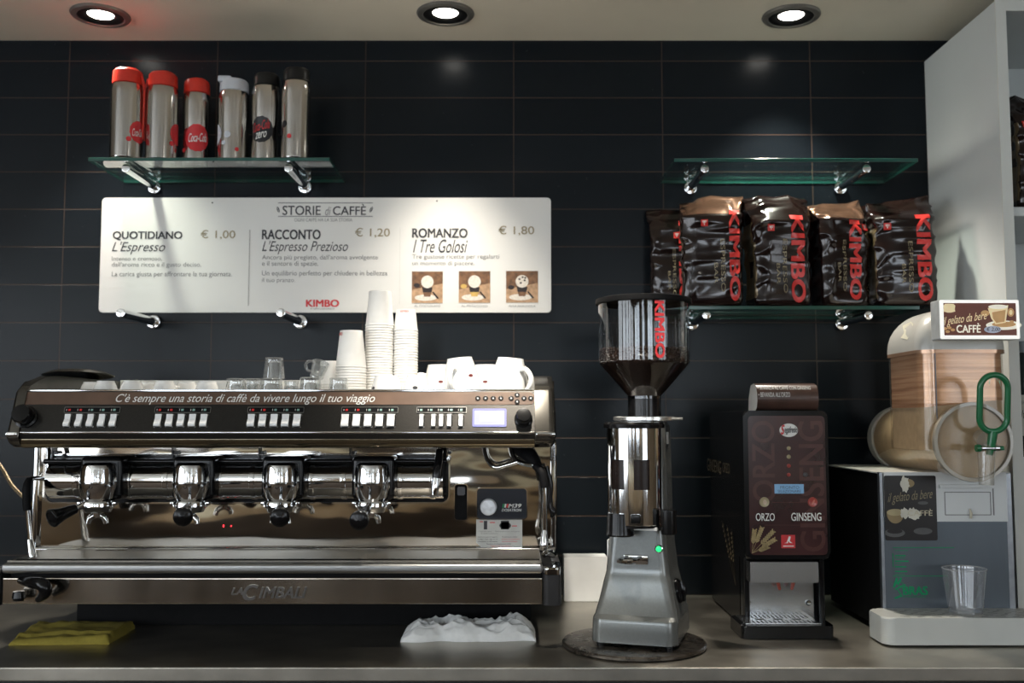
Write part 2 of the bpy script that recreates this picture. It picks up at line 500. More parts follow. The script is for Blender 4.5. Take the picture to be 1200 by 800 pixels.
# ------------------------------------------------------------------ ceiling spots
def downlight(px, py, label, aim=0.0, power=1.0, size=84, place=None, blend=0.6):
    d = ray(px, py)
    q = place or EYE + d * ((CEIL_Z - EYE.z) / d.z)
    t = thing('ceiling_spotlight', label, 'spotlight', (q.x, q.y, CEIL_Z), 0, 'recessed spotlights in the ceiling')
    flip = T(q.x, q.y, CEIL_Z) @ Matrix.Rotation(math.pi, 4, 'X')
    bm = BM(); lathe(bm, [(.058, 0), (.074, 0), (.075, .003), (.072, .007), (.060, .009), (.057, .007), (.057, .001)], flip, 48)
    obj('outer_ring', bm, mat('spot_ring_grey', (0.26, 0.25, 0.23), 0.35, 0.6, 0.08, 40), t)
    bm = BM(); lathe(bm, [(.057, .001), (.057, .006), (.052, .0075), (.042, .006), (.035, .003), (.033, .001)], flip, 48)
    obj('inner_ring', bm, mat('spot_ring_black', (0.02, 0.02, 0.02), 0.3, 0.5), t)
    bm = BM(); lathe(bm, [(0, .006), (.012, .0055), (.022, .004), (.031, .0015), (.0325, .0005)], flip, 40)
    obj('lamp', bm, mat('spot_lamp', (1, 1, 1), 0.2, emit=(1, 0.96, 0.88), estr=14), t)
    ld = bpy.data.lights.new('spot_beam', 'SPOT')
    ld.energy = SPOT_W * power; ld.color = (1, 0.92, 0.80); ld.spot_size = R(size); ld.spot_blend = blend; ld.shadow_soft_size = 0.035
    lo = bpy.data.objects.new('spot_beam', ld)
    C.objects.link(lo); lo.parent = t; lo.location = (0, 0, -0.018); lo.rotation_euler = (R(aim), 0, 0)
downlight(118, 17, 'round grey recessed ceiling spotlight above the steel flasks', -6, 0.55, 80)
downlight(522, 15, 'round grey recessed ceiling spotlight in the middle, above the menu board', -10, 0.95, 74)
downlight(927, 18, 'round pale recessed ceiling spotlight above the coffee bags', 0, 0.7, 84)
# extra lamp out of view over the barista's place, added to brighten the cups
downlight(0, 0, 'added recessed ceiling spotlight out of view, brightening the cup rack', 41, 2.2, 42, Vector((0.0, 1.35, CEIL_Z)), 1.0)

# ------------------------------------------------------------------ menu board
F = Frame(at(380, 300, WALL_Y - .008))
sx0, sy0 = F.hit(115.5, 366); sx1, sy1 = F.hit(645.5, 231.5)
mb = thing('menu_board', 'long white wall menu board listing three coffees with prices', 'sign', F.P(0, sy0, 0))
bm = BM(); prism(bm, rrect(sx0, sy0, sx1, sy1, .010), F.P, -.0075, 0, .0012)
obj('panel', bm, mat('menu_board_white', (0.74, 0.73, 0.70), 0.35, 0, 0.02, 3, coat=0.3), mb)
def mt(name, s, x0, y0, x1, y1, m, **k): text(name, s, F.rect(x0, y0, x1, y1), F.P, m, mb, **k)
mt('title_text', 'STORIE', 331, 241, 376, 252, INK, bold=.014)
mt('title_text', 'di', 381, 242, 388, 252, GREYINK, shear=.3)
mt('title_text', 'CAFFÈ', 390, 239, 429, 252, INK, bold=.014)
mt('subtitle_text', 'OGNI CAFFÈ HA LA SUA STORIA', 345, 254.5, 413, 259.5, GREYINK)
bm = BM()
for y0, y1 in ((237.2, 238.2), (253, 254)):
    r = F.rect(326, y0, 437, y1); flat(bm, rrect(*r, 0), F.P, .0005)
obj('rule_line', bm, GREYINK, mb)
for px, tilt in ((326, 20), (435, -25)):
    bm = BM()
    cu, cv = F.hit(px, 245.5)
    pts = [(cu + .0035 * math.cos(a) * math.cos(R(tilt)) - .0085 * math.sin(a) * math.sin(R(tilt)) * 1,
            cv + .0035 * math.cos(a) * math.sin(R(tilt)) + .0085 * math.sin(a) * math.cos(R(tilt))) for a in [2 * math.pi * i / 24 for i in range(24)]]
    flat(bm, pts, F.P, .0005)
    s0, s1 = math.sin(R(tilt)), math.cos(R(tilt))
    flat(bm, [(cu + .0005 - .007 * s0 * -1 * -1, cv + .007 * s1), (cu - .0005 - .007 * s0, cv + .007 * s1), (cu - .0005 + .007 * s0, cv - .007 * s1), (cu + .0005 + .007 * s0, cv - .007 * s1)], F.P, .0008, 1)
    obj('coffee_bean_print', bm, [INK, WPRINT], mb)
cols = [('QUOTIDIANO', 132, 271, 214, 281.5, '€ 1,00', 235, 269.5, 276, 280.5, "L'Espresso", 131, 283, 194, 298,
         [("Intenso e cremoso,", 131, 300.5, 190, 306), ("dall'aroma ricco e il gusto deciso.", 131, 307, 236, 314), ("La carica giusta per affrontare la tua giornata.", 131, 318, 272, 325.5)]),
        ('RACCONTO', 307, 269, 376, 280.5, '€ 1,20', 416, 267, 457, 278.5, "L'Espresso Prezioso", 307, 282, 408, 298,
         [("Ancora più pregiato, dall'aroma avvolgente", 307, 298.5, 443, 305.5), ("e il sentore di spezie.", 307, 306, 373, 313), ("Un equilibrio perfetto per chiudere in bellezza", 307, 317, 454, 324.5), ("il tuo pranzo.", 307, 325.5, 346, 332)]),
        ('ROMANZO', 483, 267.5, 548, 278.5, '€ 1,80', 584, 264.5, 626, 276, "I Tre Golosi", 484, 280.5, 548, 296,
         [("Tre gustose ricette per regalarti", 483, 298, 585, 304.5), ("un momento di piacere.", 483, 306, 556, 312)])]
for hd, a, b, c, d, pr, e, f, g, h, sub, i, j, k2, l, lines in cols:
    mt('heading_text', hd, a, b, c, d, INK, bold=.035)
    mt('price_text', pr, e, f, g, h, GOLDINK, bold=.005)
    mt('script_text', sub, i, j, k2, l, INK, bold=.002, shear=.35)
    for s, p, q, r_, t_ in lines: mt('body_text', s, p, q, r_, t_, GREYINK)
for px, ya, yb in ((292, 269, 358), (468.5, 267, 356)):
    bm = BM(); flat(bm, rrect(*F.rect(px - .3, ya, px + .3, yb), 0), F.P, .0005); obj('column_rule', bm, mat('pale_rule', (.42, .41, .39), .6), mb)
mt('brand_text', 'KIMBO', 358.5, 351, 397.5, 359.5, RED, bold=.045)
mt('brand_subtext', 'Il caffè napoletano', 364, 360.5, 392, 363, GREYINK)
bm = BM()
for px, py in ((249, 237.5), (512, 235.5)):
    cu, cv = F.hit(px, py); flat(bm, ell(cu, cv, .002, .002, 10), F.P, .001)
obj('fixing_screw', bm, BLACK, mb)
PB = mat('photo_brown', (0.17, 0.085, 0.04), 0.4, 0, 0.5, 60)
PD = mat('photo_dark', (0.02, 0.012, 0.01), 0.4)
PT = mat('photo_tan', (0.45, 0.28, 0.16), 0.4, 0, 0.3, 80)
PC = mat('photo_cream', (0.72, 0.66, 0.58), 0.4, 0, 0.15, 200)
for k, (x0, x1, cap, am) in enumerate(((482.5, 519, 'AL CIOCCOLATO', PB), (537.5, 574.5, 'AL PISTACCHIO', mat('photo_amber', (0.55, 0.36, 0.10), 0.4)), (593, 630.5, 'ALLA NOCCIOLA', PB))):
    r = F.rect(x0, 318 - k * .3, x1, 355 - k * .3)
    W, Hh = r[2] - r[0], r[3] - r[1]
    g = lambda u, v: (r[0] + u * W, r[1] + v * Hh)
    gp = lambda pts: [g(u, v) for u, v in pts]
    bm = BM()
    flat(bm, rrect(*r, 0), F.P, .0005, 0)
    flat(bm, gp([(0, 0), (1, 0), (1, .62), (0, .42)]), F.P, .0006, 2)
    flat(bm, gp(ell(.45, .17, .36, .10, 24)), F.P, .0007, 3)
    flat(bm, gp([(.33, .5), (.67, .5), (.6, .2), (.40, .2)]), F.P, .0008, 4)
    flat(bm, gp([(.33, .5), (.67, .5), (.64, .34), (.36, .34)]), F.P, .0009, 1)
    flat(bm, gp(ell(.5, .67, .2, .2, 24)), F.P, .0010, 3)
    flat(bm, gp([(.66, .34), (.70, .36), (.88, .15), (.82, .13)]), F.P, .0010, 1)
    flat(bm, gp(ell(.16, .56 - .04 * k, .10, .07, 16)), F.P, .0008, 1 if k != 1 else 4)
    if k == 2:
        for u, v in ((.42, .74), (.52, .80), (.58, .70), (.46, .62), (.60, .78)):
            flat(bm, gp(ell(u, v, .035, .03, 10)), F.P, .0012, 1)
    obj('dessert_photo', bm, [PB, PD, PT, PC, am], mb)
    mt('caption_text', cap, x0 + 3, 357.2, x1 - 3, 359.6, GREYINK)

# ------------------------------------------------------------------ glass shelves and brackets
GLASS = thin_glass('shelf_glass', (0.88, 0.94, 0.925), ior=1.5, boost=1.1)
GEDGE = mat('green_glass_edge', (0.012, 0.075, 0.06), 0.12, 0, 0.1, 30, coat=0.6)
def bracket_bm(px0, py0, px1, py1, Yf):
    """short round steel pin from the wall, with a wall flange"""
    bm = BM()
    b = at(px1, py1, WALL_Y - .001); t_ = at(px0, py0, Yf)
    z = (b.z + t_.z) / 2; x = (b.x + t_.x) / 2
    cyl(bm, (x, WALL_Y - .002, z), (x, WALL_Y - .014, z), .019, bev=.003)
    cyl(bm, (x, WALL_Y - .012, z), (x, Yf, z), .0115, bev=.002)
    return bm, z
def shelf(name_label, x0, x1, z, Yf, pins, th=.009):
    t = thing('glass_shelf', name_label, 'shelf', ((x0 + x1) / 2, WALL_Y - .001, z))
    bm = BM(); box(bm, x0, x1, Yf, WALL_Y - .002, z, z + th, .0008, 1)
    bm.normal_update()
    for f in bm.faces: f.material_index = 0 if abs(f.normal.z) > .9 else 1
    obj('glass_panel', bm, [GLASS, GEDGE], t)
    for x in pins:
        bm = BM()
        cyl(bm, (x, WALL_Y - .002, z - .0145), (x, WALL_Y - .014, z - .0145), .018, bev=.003)
        cyl(bm, (x, WALL_Y - .012, z - .0125), (x, Yf + .02, z - .0125), .011, bev=.002)
        obj('bracket', bm, CHROME, t)
    return t
SY = 2.465
ZS1 = Hz(188.5, SY)
shelf('green-edged glass shelf at upper left carrying the steel flasks', Xx(103, 188, SY), Xx(386, 188, SY), ZS1, SY, (Xx(147, 199, SY + .02), Xx(338, 199, SY + .02)))
ZS2 = Hz(189.5, SY)
shelf('empty upper glass shelf above the coffee bags', Xx(790, 189, SY), Xx(1076, 189, SY), ZS2, SY, (Xx(826, 199, SY + .02), Xx(1016, 199, SY + .02)))
ZS3 = Hz(362.5, SY)
shelf('lower glass shelf under the row of dark coffee bags', Xx(772, 360, SY), Xx(1078, 360, SY), ZS3, SY, (Xx(828, 370, SY + .02), Xx(1018, 370, SY + .02)))
for px0, py0, px1, py1, lb in ((146, 368, 177, 376, 'bare chrome bracket pin under the left end of the menu board'), (330, 369, 352, 375, 'bare chrome bracket pin under the middle of the menu board')):
    bm, z = bracket_bm(px0, py0, px1, py1, 2.46)
    tag(obj('shelf_bracket', bm, CHROME), lb, 'bracket', 'bare bracket pins below the menu board')

# ------------------------------------------------------------------ steel flasks
FSTEEL = mat('flask_steel', (0.62, 0.60, 0.57), 0.13, 1, 0.05, 40, stretch=(1, 1, .1))
LIDRED = mat('flask_lid_red', (0.60, 0.035, 0.02), 0.3, 0, 0.06, 40)
LIDWHITE = mat('flask_lid_white', (0.55, 0.57, 0.60), 0.35, 0, 0.04, 40)
LIDBLACK = mat('flask_lid_black', (0.010, 0.010, 0.010), 0.3, spec=.3)
PALE = mat('pale_print', (0.6, 0.62, 0.66), 0.4)
DKPRINT = mat('black_print', (0.012, 0.012, 0.014), 0.4)
def flask(x0, x1, ytop, ylid, Y, lidm, label, waist=0.0, strap=0, logo=None):
    zb = ZS1 + .0095
    xc = (Xx(x0, 140, Y) + Xx(x1, 140, Y)) / 2
    r = (Xx(x1, 140, Y) - Xx(x0, 140, Y)) / 2
    zt = Hz(ytop, Y) - zb; zl = Hz(ylid, Y) - zb
    t = thing('steel_flask', label, 'flask', (xc, Y, zb), 0, 'steel flasks on the glass shelf')
    def rad(v):
        s = v / zl
        k = 1.0 - waist * math.sin(math.pi * min(1, max(0, (s - .12) / .8))) ** 2 * .0 - waist * math.exp(-((s - .42) / .18) ** 2)
        if s > .88: k *= 1 - .10 * ((s - .88) / .12) ** 2
        return r * k
    bm = BM()
    prof = [(0, 0), (r * .9, 0), (r * .96, .003), (r, .008)] + [(rad(zl * i / 24), zl * i / 24) for i in range(1, 25)] + [(r * .82, zl + .001), (0, zl + .001)]
    lathe(bm, prof, T(xc, Y, zb), 48)
    obj('body', bm, FSTEEL, t)
    bm = BM()
    lr = r * .93
    hh = zt - zl
    lathe(bm, [(lr * .9, zl + .0015), (lr, zl + .003), (lr * .985, zl + hh * .5), (lr * .96, zt - .006), (lr * .85, zt - .001), (0, zt)], T(xc, Y, zb), 48)
    if lidm is LIDWHITE:
        box(bm, xc - lr * .98, xc - lr * .05, Y - lr * .8, Y + lr * .5, zb + zt - .010, zb + zt + .006, .004)
    else:
        lathe(bm, [(lr * .6, zt - .002), (lr * .58, zt + .003), (0, zt + .004)], T(xc + lr * .1, Y, zb), 24)
    obj('lid', bm, lidm, t)
    if strap:
        bm = BM()
        for sgn in ((strap,),):
            a = sgn[0]
            pts = [(xc + a * lr * .98, Y - .006, zb + zl + hh * .6), (xc + a * (r + .004), Y - .006, zb + zl - .01), (xc + a * (r + .004), Y - .004, zb + zl * .6), (xc + a * (r + .003), Y - .004, zb + zl * .3)]
            tube(bm, pts, [.004, .0035, .003, .0025], 8)
        obj('strap', bm, lidm, t)
    if logo: logo(t, wrap(xc, Y, zb, rad), r, zl)
    return t
def logo_round(u0, v0, ru, m, words, m2, dots=(), mdot=None):
    def f(t, fn, r, zl):
        bm = BM(); blob(bm, u0 * r, v0 * zl, ru * r, ru * r * 1.12, fn, .0006, .025, 14)
        obj('round_emblem', bm, m, t)
        for (s, a, b, c, d, mm, rot) in words:
            bm = text_bm(s, (a * r, b * zl, c * r, d * zl), lambda u, v, dd: (u, v, dd) and fn(u, v + (u - a * r) * rot, dd), d=.0012, shear=.3, bold=.01, grid=.004)
            obj('emblem_lettering', bm, mm, t)
        for (u, v, q, mm) in dots:
            bm = BM(); blob(bm, u * r, v * zl, q * r, q * r, fn, .0008, n=20, rings=2)
            obj('print_dot', bm, mm, t)
    return f
cc = lambda a, c, lo, hi: [('Coca-Cola', a, lo, c, hi, WPRINT, .12)]
flask(130, 167, 83, 101, 2.515, LIDRED, 'leftmost steel flask on the shelf, red lid, emblem at its right edge', strap=1,
      logo=logo_round(1.18, .37, .62, RED, cc(.72, 1.5, .30, .40), WPRINT, ((.52, .26, .16, RED),)))
flask(172, 208, 87, 104.5, 2.53, LIDRED, 'second red-lidded steel flask from the left, emblem nearly out of sight', strap=-1,
      logo=logo_round(1.5, .38, .62, RED, [], WPRINT, ((1.0, .24, .16, RED),)))
flask(214, 246, 95, 112, 2.57, LIDRED, 'red-lidded steel flask whose round red emblem shows in full', waist=.06,
      logo=logo_round(.40, .37, .90, RED, cc(-.22, 1.1, .30, .42), WPRINT, ((-.6, .20, .17, RED),)))
flask(256, 292, 95, 110, 2.55, LIDWHITE, 'steel flask with a pale grey spout lid, fourth from the left', waist=.03,
      logo=logo_round(-1.2, .40, .62, PALE, [], RED, ((-.12, .38, .22, PALE), (-.38, .27, .14, PALE), (.5, .18, .13, RED))))
flask(295, 328, 88, 103.5, 2.545, LIDBLACK, 'black-lidded steel flask with a large round black emblem', waist=.09,
      logo=logo_round(-.1, .42, .84, DKPRINT, [('Coca-Cola', -.75, .38, .5, .50, RED, .25), ('zero', -.5, .29, .3, .37, WPRINT, .2)], RED))
flask(330, 364, 82, 98, 2.52, LIDBLACK, 'rightmost steel flask on the shelf, black lid, small black dot', waist=.02,
      logo=logo_round(-1.75, .40, .4, DKPRINT, [], RED, ((-.7, .45, .24, DKPRINT), (-1.0, .35, .16, DKPRINT), (-.25, .29, .16, RED))))

# ------------------------------------------------------------------ coffee bags
FOIL = mat('brown_foil', (0.012, 0.0048, 0.004), 0.16, 0.2, 0.3, 12, coat=0.4, spec=0.5)
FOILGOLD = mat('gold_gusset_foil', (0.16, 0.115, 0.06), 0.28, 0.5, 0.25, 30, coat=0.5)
BRONZE = mat('bronze_foil_fold', (0.22, 0.115, 0.075), 0.22, 0.7, 0.2, 20, coat=0.5)
BAGGOLD = mat('bag_gold_print', (0.28, 0.23, 0.14), 0.4, 0.3)
BAGRED = mat('bag_red_print', (0.66, 0.035, 0.03), 0.35, 0, 0.06, 60, coat=0.3)
def bag(x, y, z, w, d, h, rz, seed, label, lean=0.0, fold=0.78, slope=0.55, word=(.16, .40), wv=(.04, .86), logo_u=-.12, bright=False, group='dark foil coffee bags on the lower glass shelf', gold_side=True, crest=.02):
    t = thing('coffee_bag', label, 'coffee bag', (x, y, z), rz, group)
    bm = BM()
    rng = random.Random(seed)
    nu, nv = 72, 56
    off = Vector((seed * 3.7, seed * 1.3, seed * 2.1))
    rows = []
    for k in range(nv + 1):
        s = k / nv
        row = []
        half = d / 2
        if s < fold:
            b = half * (1 - .10 * (s / fold) ** 2); yc = 0; zz = s / fold * fold * h
        else:
            q = (s - fold) / (1 - fold)
            b = half * (.90 * (1 - q) ** 1.1 + .03); yc = half * slope * q; zz = s * h
        if s < .04: b *= .9 + 2.5 * s
        a = w / 2 * (1 - .05 * math.sin(math.pi * min(1, s / fold)) + .02 * s) * (.94 if s < .03 else 1)
        for i in range(nu):
            th = 2 * math.pi * i / nu
            c, sn = math.cos(th), math.sin(th)
            e = 0.34
            px = a * math.copysign(abs(c) ** e, c); py = yc + b * math.copysign(abs(sn) ** e, sn)
            # gusset folds in at the two sides
            if abs(c) > .8: px -= math.copysign(.012 * max(0, 1 - abs(sn) * 3) * (.3 + s), c)
            p = Vector((px, py, zz))
            q3 = Vector((px * 9, py * 9, zz * 7)) + off
            n1 = noise.noise(q3); n2 = 1 - abs(noise.noise(q3 * 2.3 + Vector((5, 1, 2)))) * 2
            n3 = 1 - abs(noise.noise(Vector((px * 16 + zz * 14, py * 12, zz * 22 - px * 12)) + off)) * 2
            amp = (.0085 * n1 + .0060 * n2 + .0060 * max(0, n3) ** 2) * (.5 + .9 * s) * min(1, s * 8 + .1)
            dirv = Vector((c * .5, sn, 0)).normalized()
            p += dirv * amp
            if s > fold:
                p.z += crest * noise.noise(Vector((px * 22, seed * 3.3, 0))) * (s - fold) / (1 - fold)
            row.append(bm.verts.new(p))
        rows.append(row)
    for A, B in zip(rows, rows[1:]):
        for i in range(nu):
            bm.faces.new((A[i], A[(i + 1) % nu], B[(i + 1) % nu], B[i]))
    bm.faces.new(rows[0][::-1]); bm.faces.new(rows[-1])
    bm.faces.ensure_lookup_table()
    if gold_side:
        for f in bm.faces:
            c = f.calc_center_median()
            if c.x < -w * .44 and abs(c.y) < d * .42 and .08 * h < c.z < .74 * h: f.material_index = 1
    if bright:
        for f in bm.faces:
            c = f.calc_center_median()
            if c.z > fold * h * 1.02: f.material_index = 2
    bm.normal_update()
    bv = BVHTree.FromBMesh(bm)
    me_b = obj('foil_pouch', bm, [FOIL, FOILGOLD, BRONZE], t, local=True, ang=80)
    def front(u, v, dd):
        hit = bv.ray_cast(Vector((u, -1, v)), Vector((0, 1, 0)))
        yy = hit[0].y if hit[0] else -d / 2
        return Vector((u, yy - dd, v))
    u0, u1 = word[0] * w, word[1] * w
    bmt = text_bm('KIMBO', (u0, wv[0] * h, u1, wv[1] * h), front, d=.0014, bold=.045, rot=-90, grid=.006)
    obj('brand_lettering', bmt, BAGRED, t, local=True, ang=180)
    bmt = text_bm('ESPRESSO', (u0 - .14 * w, (wv[0] + .08) * h, u0 - .07 * w, (wv[0] + .55) * h), front, d=.0012, rot=-90, grid=.008)
    obj('small_lettering', bmt, BAGGOLD, t, local=True, ang=180)
    bmt = text_bm('BAR', (u0 - .25 * w, (wv[0] + .16) * h, u0 - .19 * w, (wv[0] + .34) * h), front, d=.0012, rot=-90, grid=.008)
    obj('small_lettering', bmt, BAGGOLD, t, local=True, ang=180)
    bmq = BM()
    lu, lv, sz = logo_u * w, fold * h - .018, .017
    n = 4
    g = [[bmq.verts.new(front(lu + sz * (i / n - .5), lv + sz * (j / n - .5), .0014)) for i in range(n + 1)] for j in range(n + 1)]
    for j in range(n):
        for i in range(n): bmq.faces.new((g[j][i], g[j][i + 1], g[j + 1][i + 1], g[j + 1][i]))
    for pts in ([(-.30, .28), (.30, .28), (.30, .18), (-.30, .18)], [(-.06, .18), (.06, .18), (.06, -.30), (-.06, -.30)], [(.06, .05), (.26, .15), (.20, -.05)], [(-.06, .05), (-.26, .15), (-.20, -.05)]):
        flat(bmq, [(lu + sz * a, lv + sz * b) for a, b in pts], front, .002, 1)
    obj('square_emblem', bmq, [BAGRED, WPRINT], t, local=True, ang=180)
    return t
bz = ZS3 + .010
def bx(px, Y): return Xx(px, 290, Y)
bag(bx(787, 2.65), 2.652, bz, .115, .070, .285, R(-8), 3, 'coffee bag at the left end of its shelf, half hidden behind its neighbour', gold_side=False, logo_u=.12, slope=.8)
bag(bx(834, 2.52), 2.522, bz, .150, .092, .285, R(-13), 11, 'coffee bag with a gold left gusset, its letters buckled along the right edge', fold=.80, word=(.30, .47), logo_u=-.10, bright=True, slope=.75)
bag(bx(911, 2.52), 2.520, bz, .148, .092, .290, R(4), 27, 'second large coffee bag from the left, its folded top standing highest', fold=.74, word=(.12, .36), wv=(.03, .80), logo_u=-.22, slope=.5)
bag(bx(983, 2.525), 2.525, bz, .126, .085, .275, R(8), 36, 'coffee bag with a bright bronze folded top, beside the rightmost bag', fold=.80, word=(.05, .30), wv=(.06, .80), logo_u=.40, bright=True, slope=.8, gold_side=False)
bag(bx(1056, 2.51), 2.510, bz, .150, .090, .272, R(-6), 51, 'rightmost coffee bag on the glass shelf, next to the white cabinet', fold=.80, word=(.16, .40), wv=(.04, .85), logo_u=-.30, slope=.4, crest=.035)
bag(bx(1006, 2.63), 2.640, bz, .130, .075, .285, R(6), 63, 'coffee bag standing in the back row, glimpsed between the two rightmost bags', gold_side=False, logo_u=.05)

# ------------------------------------------------------------------ white cabinet at the right
CW = mat('cabinet_white', (0.66, 0.69, 0.68), 0.4, 0, 0.04, 3)
CE = mat('cabinet_edge_white', (0.70, 0.71, 0.66), 0.4, 0, 0.03, 5)
CY0 = 2.29
cx0 = at(1167, 20, CY0).x
cx1 = cx0 + .62
cth = .024
cz1 = at(1166, 0, CY0).z
czs = [Hz(241, CY0), Hz(536, CY0)]
cab = thing('wall_cabinet', 'tall white open cabinet standing at the right end of the counter', 'cabinet', ((cx0 + cx1) / 2, (CY0 + WALL_Y) / 2, TOP_Z))
def cabpart(name, *b):
    bm = BM(); box(bm, *b, .0015, 1); return obj(name, bm, CW, cab)
cabpart('side_panel', cx0, cx0 + cth, CY0 + .004, WALL_Y - .002, TOP_Z + .001, cz1)
cabpart('side_panel', cx1 - cth, cx1, CY0 + .004, WALL_Y - .002, TOP_Z + .001, cz1)
cabpart('top_panel', cx0 + cth, cx1 - cth, CY0 + .004, WALL_Y - .002, cz1 - .026, cz1)
cabpart('back_panel', cx0 + cth, cx1 - cth, WALL_Y - .016, WALL_Y - .002, TOP_Z + .001, cz1 - .026)
for z in czs: cabpart('shelf_board', cx0 + cth, cx1 - cth, CY0 + .012, WALL_Y - .016, z - .022, z)
cabpart('shelf_board', cx0 + cth, cx1 - cth, CY0 + .012, WALL_Y - .016, TOP_Z + .001, TOP_Z + .02)
bm = BM()
box(bm, cx0 - .0005, cx0 + cth + .0005, CY0, CY0 + .004, TOP_Z + .001, cz1); box(bm, cx1 - cth - .0005, cx1 + .0005, CY0, CY0 + .004, TOP_Z + .001, cz1)
box(bm, cx0 + cth, cx1 - cth, CY0, CY0 + .004, cz1 - .026, cz1)
obj('edge_banding', bm, CE, cab, label='cream edge strip')
bag(cx0 + cth + .100, 2.37, czs[0] + .0005, .145, .09, .285, R(5), 77, 'coffee bag in the white cabinet, at the right edge of the picture', group='bags in the cabinet', logo_u=-.33, word=(.2, .4))
def bottle(x, y, z, h, r, col, lab, cap, label):
    t = thing('bottle', label, 'bottle', (x, y, z), 0, 'bottles in the white cabinet')
    bm = BM(); lathe(bm, [(0, 0), (r * .9, 0), (r, .004), (r, h * .62), (r * .85, h * .70), (r * .38, h * .80), (r * .34, h * .93), (r * .4, h * .94), (0, h * .94)], T(x, y, z), 32)
    obj('glass_body', bm, col, t)
    bm = BM(); lathe(bm, [(r * .42, h * .90), (r * .42, h), (0, h)], T(x, y, z), 24); obj('cap', bm, cap, t)
    bm = BM(); lathe(bm, [(r * 1.01, h * .18), (r * 1.015, h * .19), (r * 1.015, h * .52), (r * 1.01, h * .53)], T(x, y, z), 32); lb = obj('paper_label', bm, lab, t)
    f = wrap(x, y, z, r * 1.015, 0)
    text('label_text', 'BRANDY', (-r * .8, h * .45, r * .2, h * .48), f, GREYINK, lb, d=.0008)
    text('label_text', 'Italiano', (-r * .8, h * .33, r * .4, h * .40), f, INK, lb, d=.0008, shear=.3)
    return t
bottle(cx0 + cth + .040, 2.345, czs[1] + .0005, .27, .036, mat('dark_bottle_glass', (0.02, 0.03, 0.028), 0.08, 0, .1, coat=.5), mat('cream_label', (0.55, 0.54, 0.46), 0.5), mat('grey_cap', (0.25, 0.28, 0.30), 0.3), 'dark bottle with a cream paper label in the front of the cabinet')
bottle(cx0 + cth + .045, 2.46, czs[1] + .0005, .34, .036, MATS['dark_bottle_glass'], mat('white_label', (0.62, 0.63, 0.62), 0.5), MATS['grey_cap'], 'taller dark bottle standing behind the cream-labelled one in the cabinet')
for k in range(3):
    bm = BM()
    prism(bm, rrect(cx0 + cth + .01, CY0 + .03, cx1 - cth - .02, WALL_Y - .05, .02), lambda u, v, d: Vector((u, v, d)), TOP_Z + .0205 + k * .013, TOP_Z + .0325 + k * .013, .003)
    tag(obj('tray', bm, mat('grey_tray', (0.45, 0.47, 0.46), 0.35)), ['lowest', 'middle', 'topmost'][k] + ' pale tray of the pile in the bottom of the cabinet', 'tray', 'trays piled in the cabinet')

# ------------------------------------------------------------------ espresso machine
EM = thing('espresso_machine', 'wide four-group espresso machine in dark metal and polished steel on the counter', 'espresso machine', (Xx(330, 600, 2.3), 2.33, TOP_Z))
HY0, HY1 = 2.080, 2.110
zb, zt = Hz(505, HY0), Hz(458, HY1)                    # header face
xL, xR = Xx(23, 505, HY0), Xx(627, 505, HY0)
xl, xr = Xx(8, 505, HY0), Xx(651, 505, HY0)            # outer ends of the end caps
YBS = 2.25                                             # mirror back panel
YB2 = 2.63
ztray = Hz(657, 2.05)
zbot = Hz(708, 2.04)
zfl = zt - .030                                        # cup rack floor
def yzx(u, v, d): return Vector((d, u, v))
# housing behind the mirror panel
bm = BM()
x44, x648 = Xx(42, 590, YBS), Xx(652, 590, YBS)
box(bm, x44, x648, YBS + .006, YB2, ztray - .03, zfl - .004)
obj('rear_housing', bm, MATTEBLACK, EM)
# header
bm = BM()
prof = [(HY1, zt), (HY0, zb), (HY0 - .001, zb - .004), (HY0 + .004, zb - .022), (HY0 + .02, zb - .030), (YBS + .005, zb - .030), (YBS + .005, zfl - .002), (HY1 + .010, zfl - .002), (HY1 + .010, zt)]
prism(bm, prof, yzx, xL + .0005, xR - .0005)
hd = obj('header', bm, PEWTER, EM, ang=25)
bm = BM()
tube(bm, [(xL + .001, HY0 + .001, zb - .003), (xR - .001, HY0 + .001, zb - .003)], .0030, 12, smooth=False)
obj('trim_strip', bm, CHROME, hd)
bm = BM()
cyl(bm, (xL + .001, HY0 + .021, zb - .017), (xR - .001, HY0 + .021, zb - .017), .0185, n=32)
obj('bullnose', bm, mat('dark_bronze_bullnose', (0.26, 0.22, 0.15), 0.16, 0.95, 0.1, 20), hd)
# cup rack: floor, front lip, back board
bm = BM()
box(bm, xL, xR, HY1 + .011, YB2 - .004, zfl - .004, zfl)
obj('cup_rack_floor', bm, STEEL, EM)
bm = BM()
tube(bm, [(xL + .004, HY1 + .004, zt + .001), (xR - .004, HY1 + .004, zt + .001)], .0028, 10, smooth=False)
obj('rack_front_rail', bm, CHROME, EM)
bm = BM()
zr0, zr1 = zfl, Hz(445.5, 2.6)
box(bm, xL + .001, xR - .001, 2.600, 2.606, zr0, zr1, .002)
obj('rack_back_board', bm, mat('pale_rack_board', (0.74, 0.72, 0.66), 0.35, 0.1, 0.05, 20), EM)
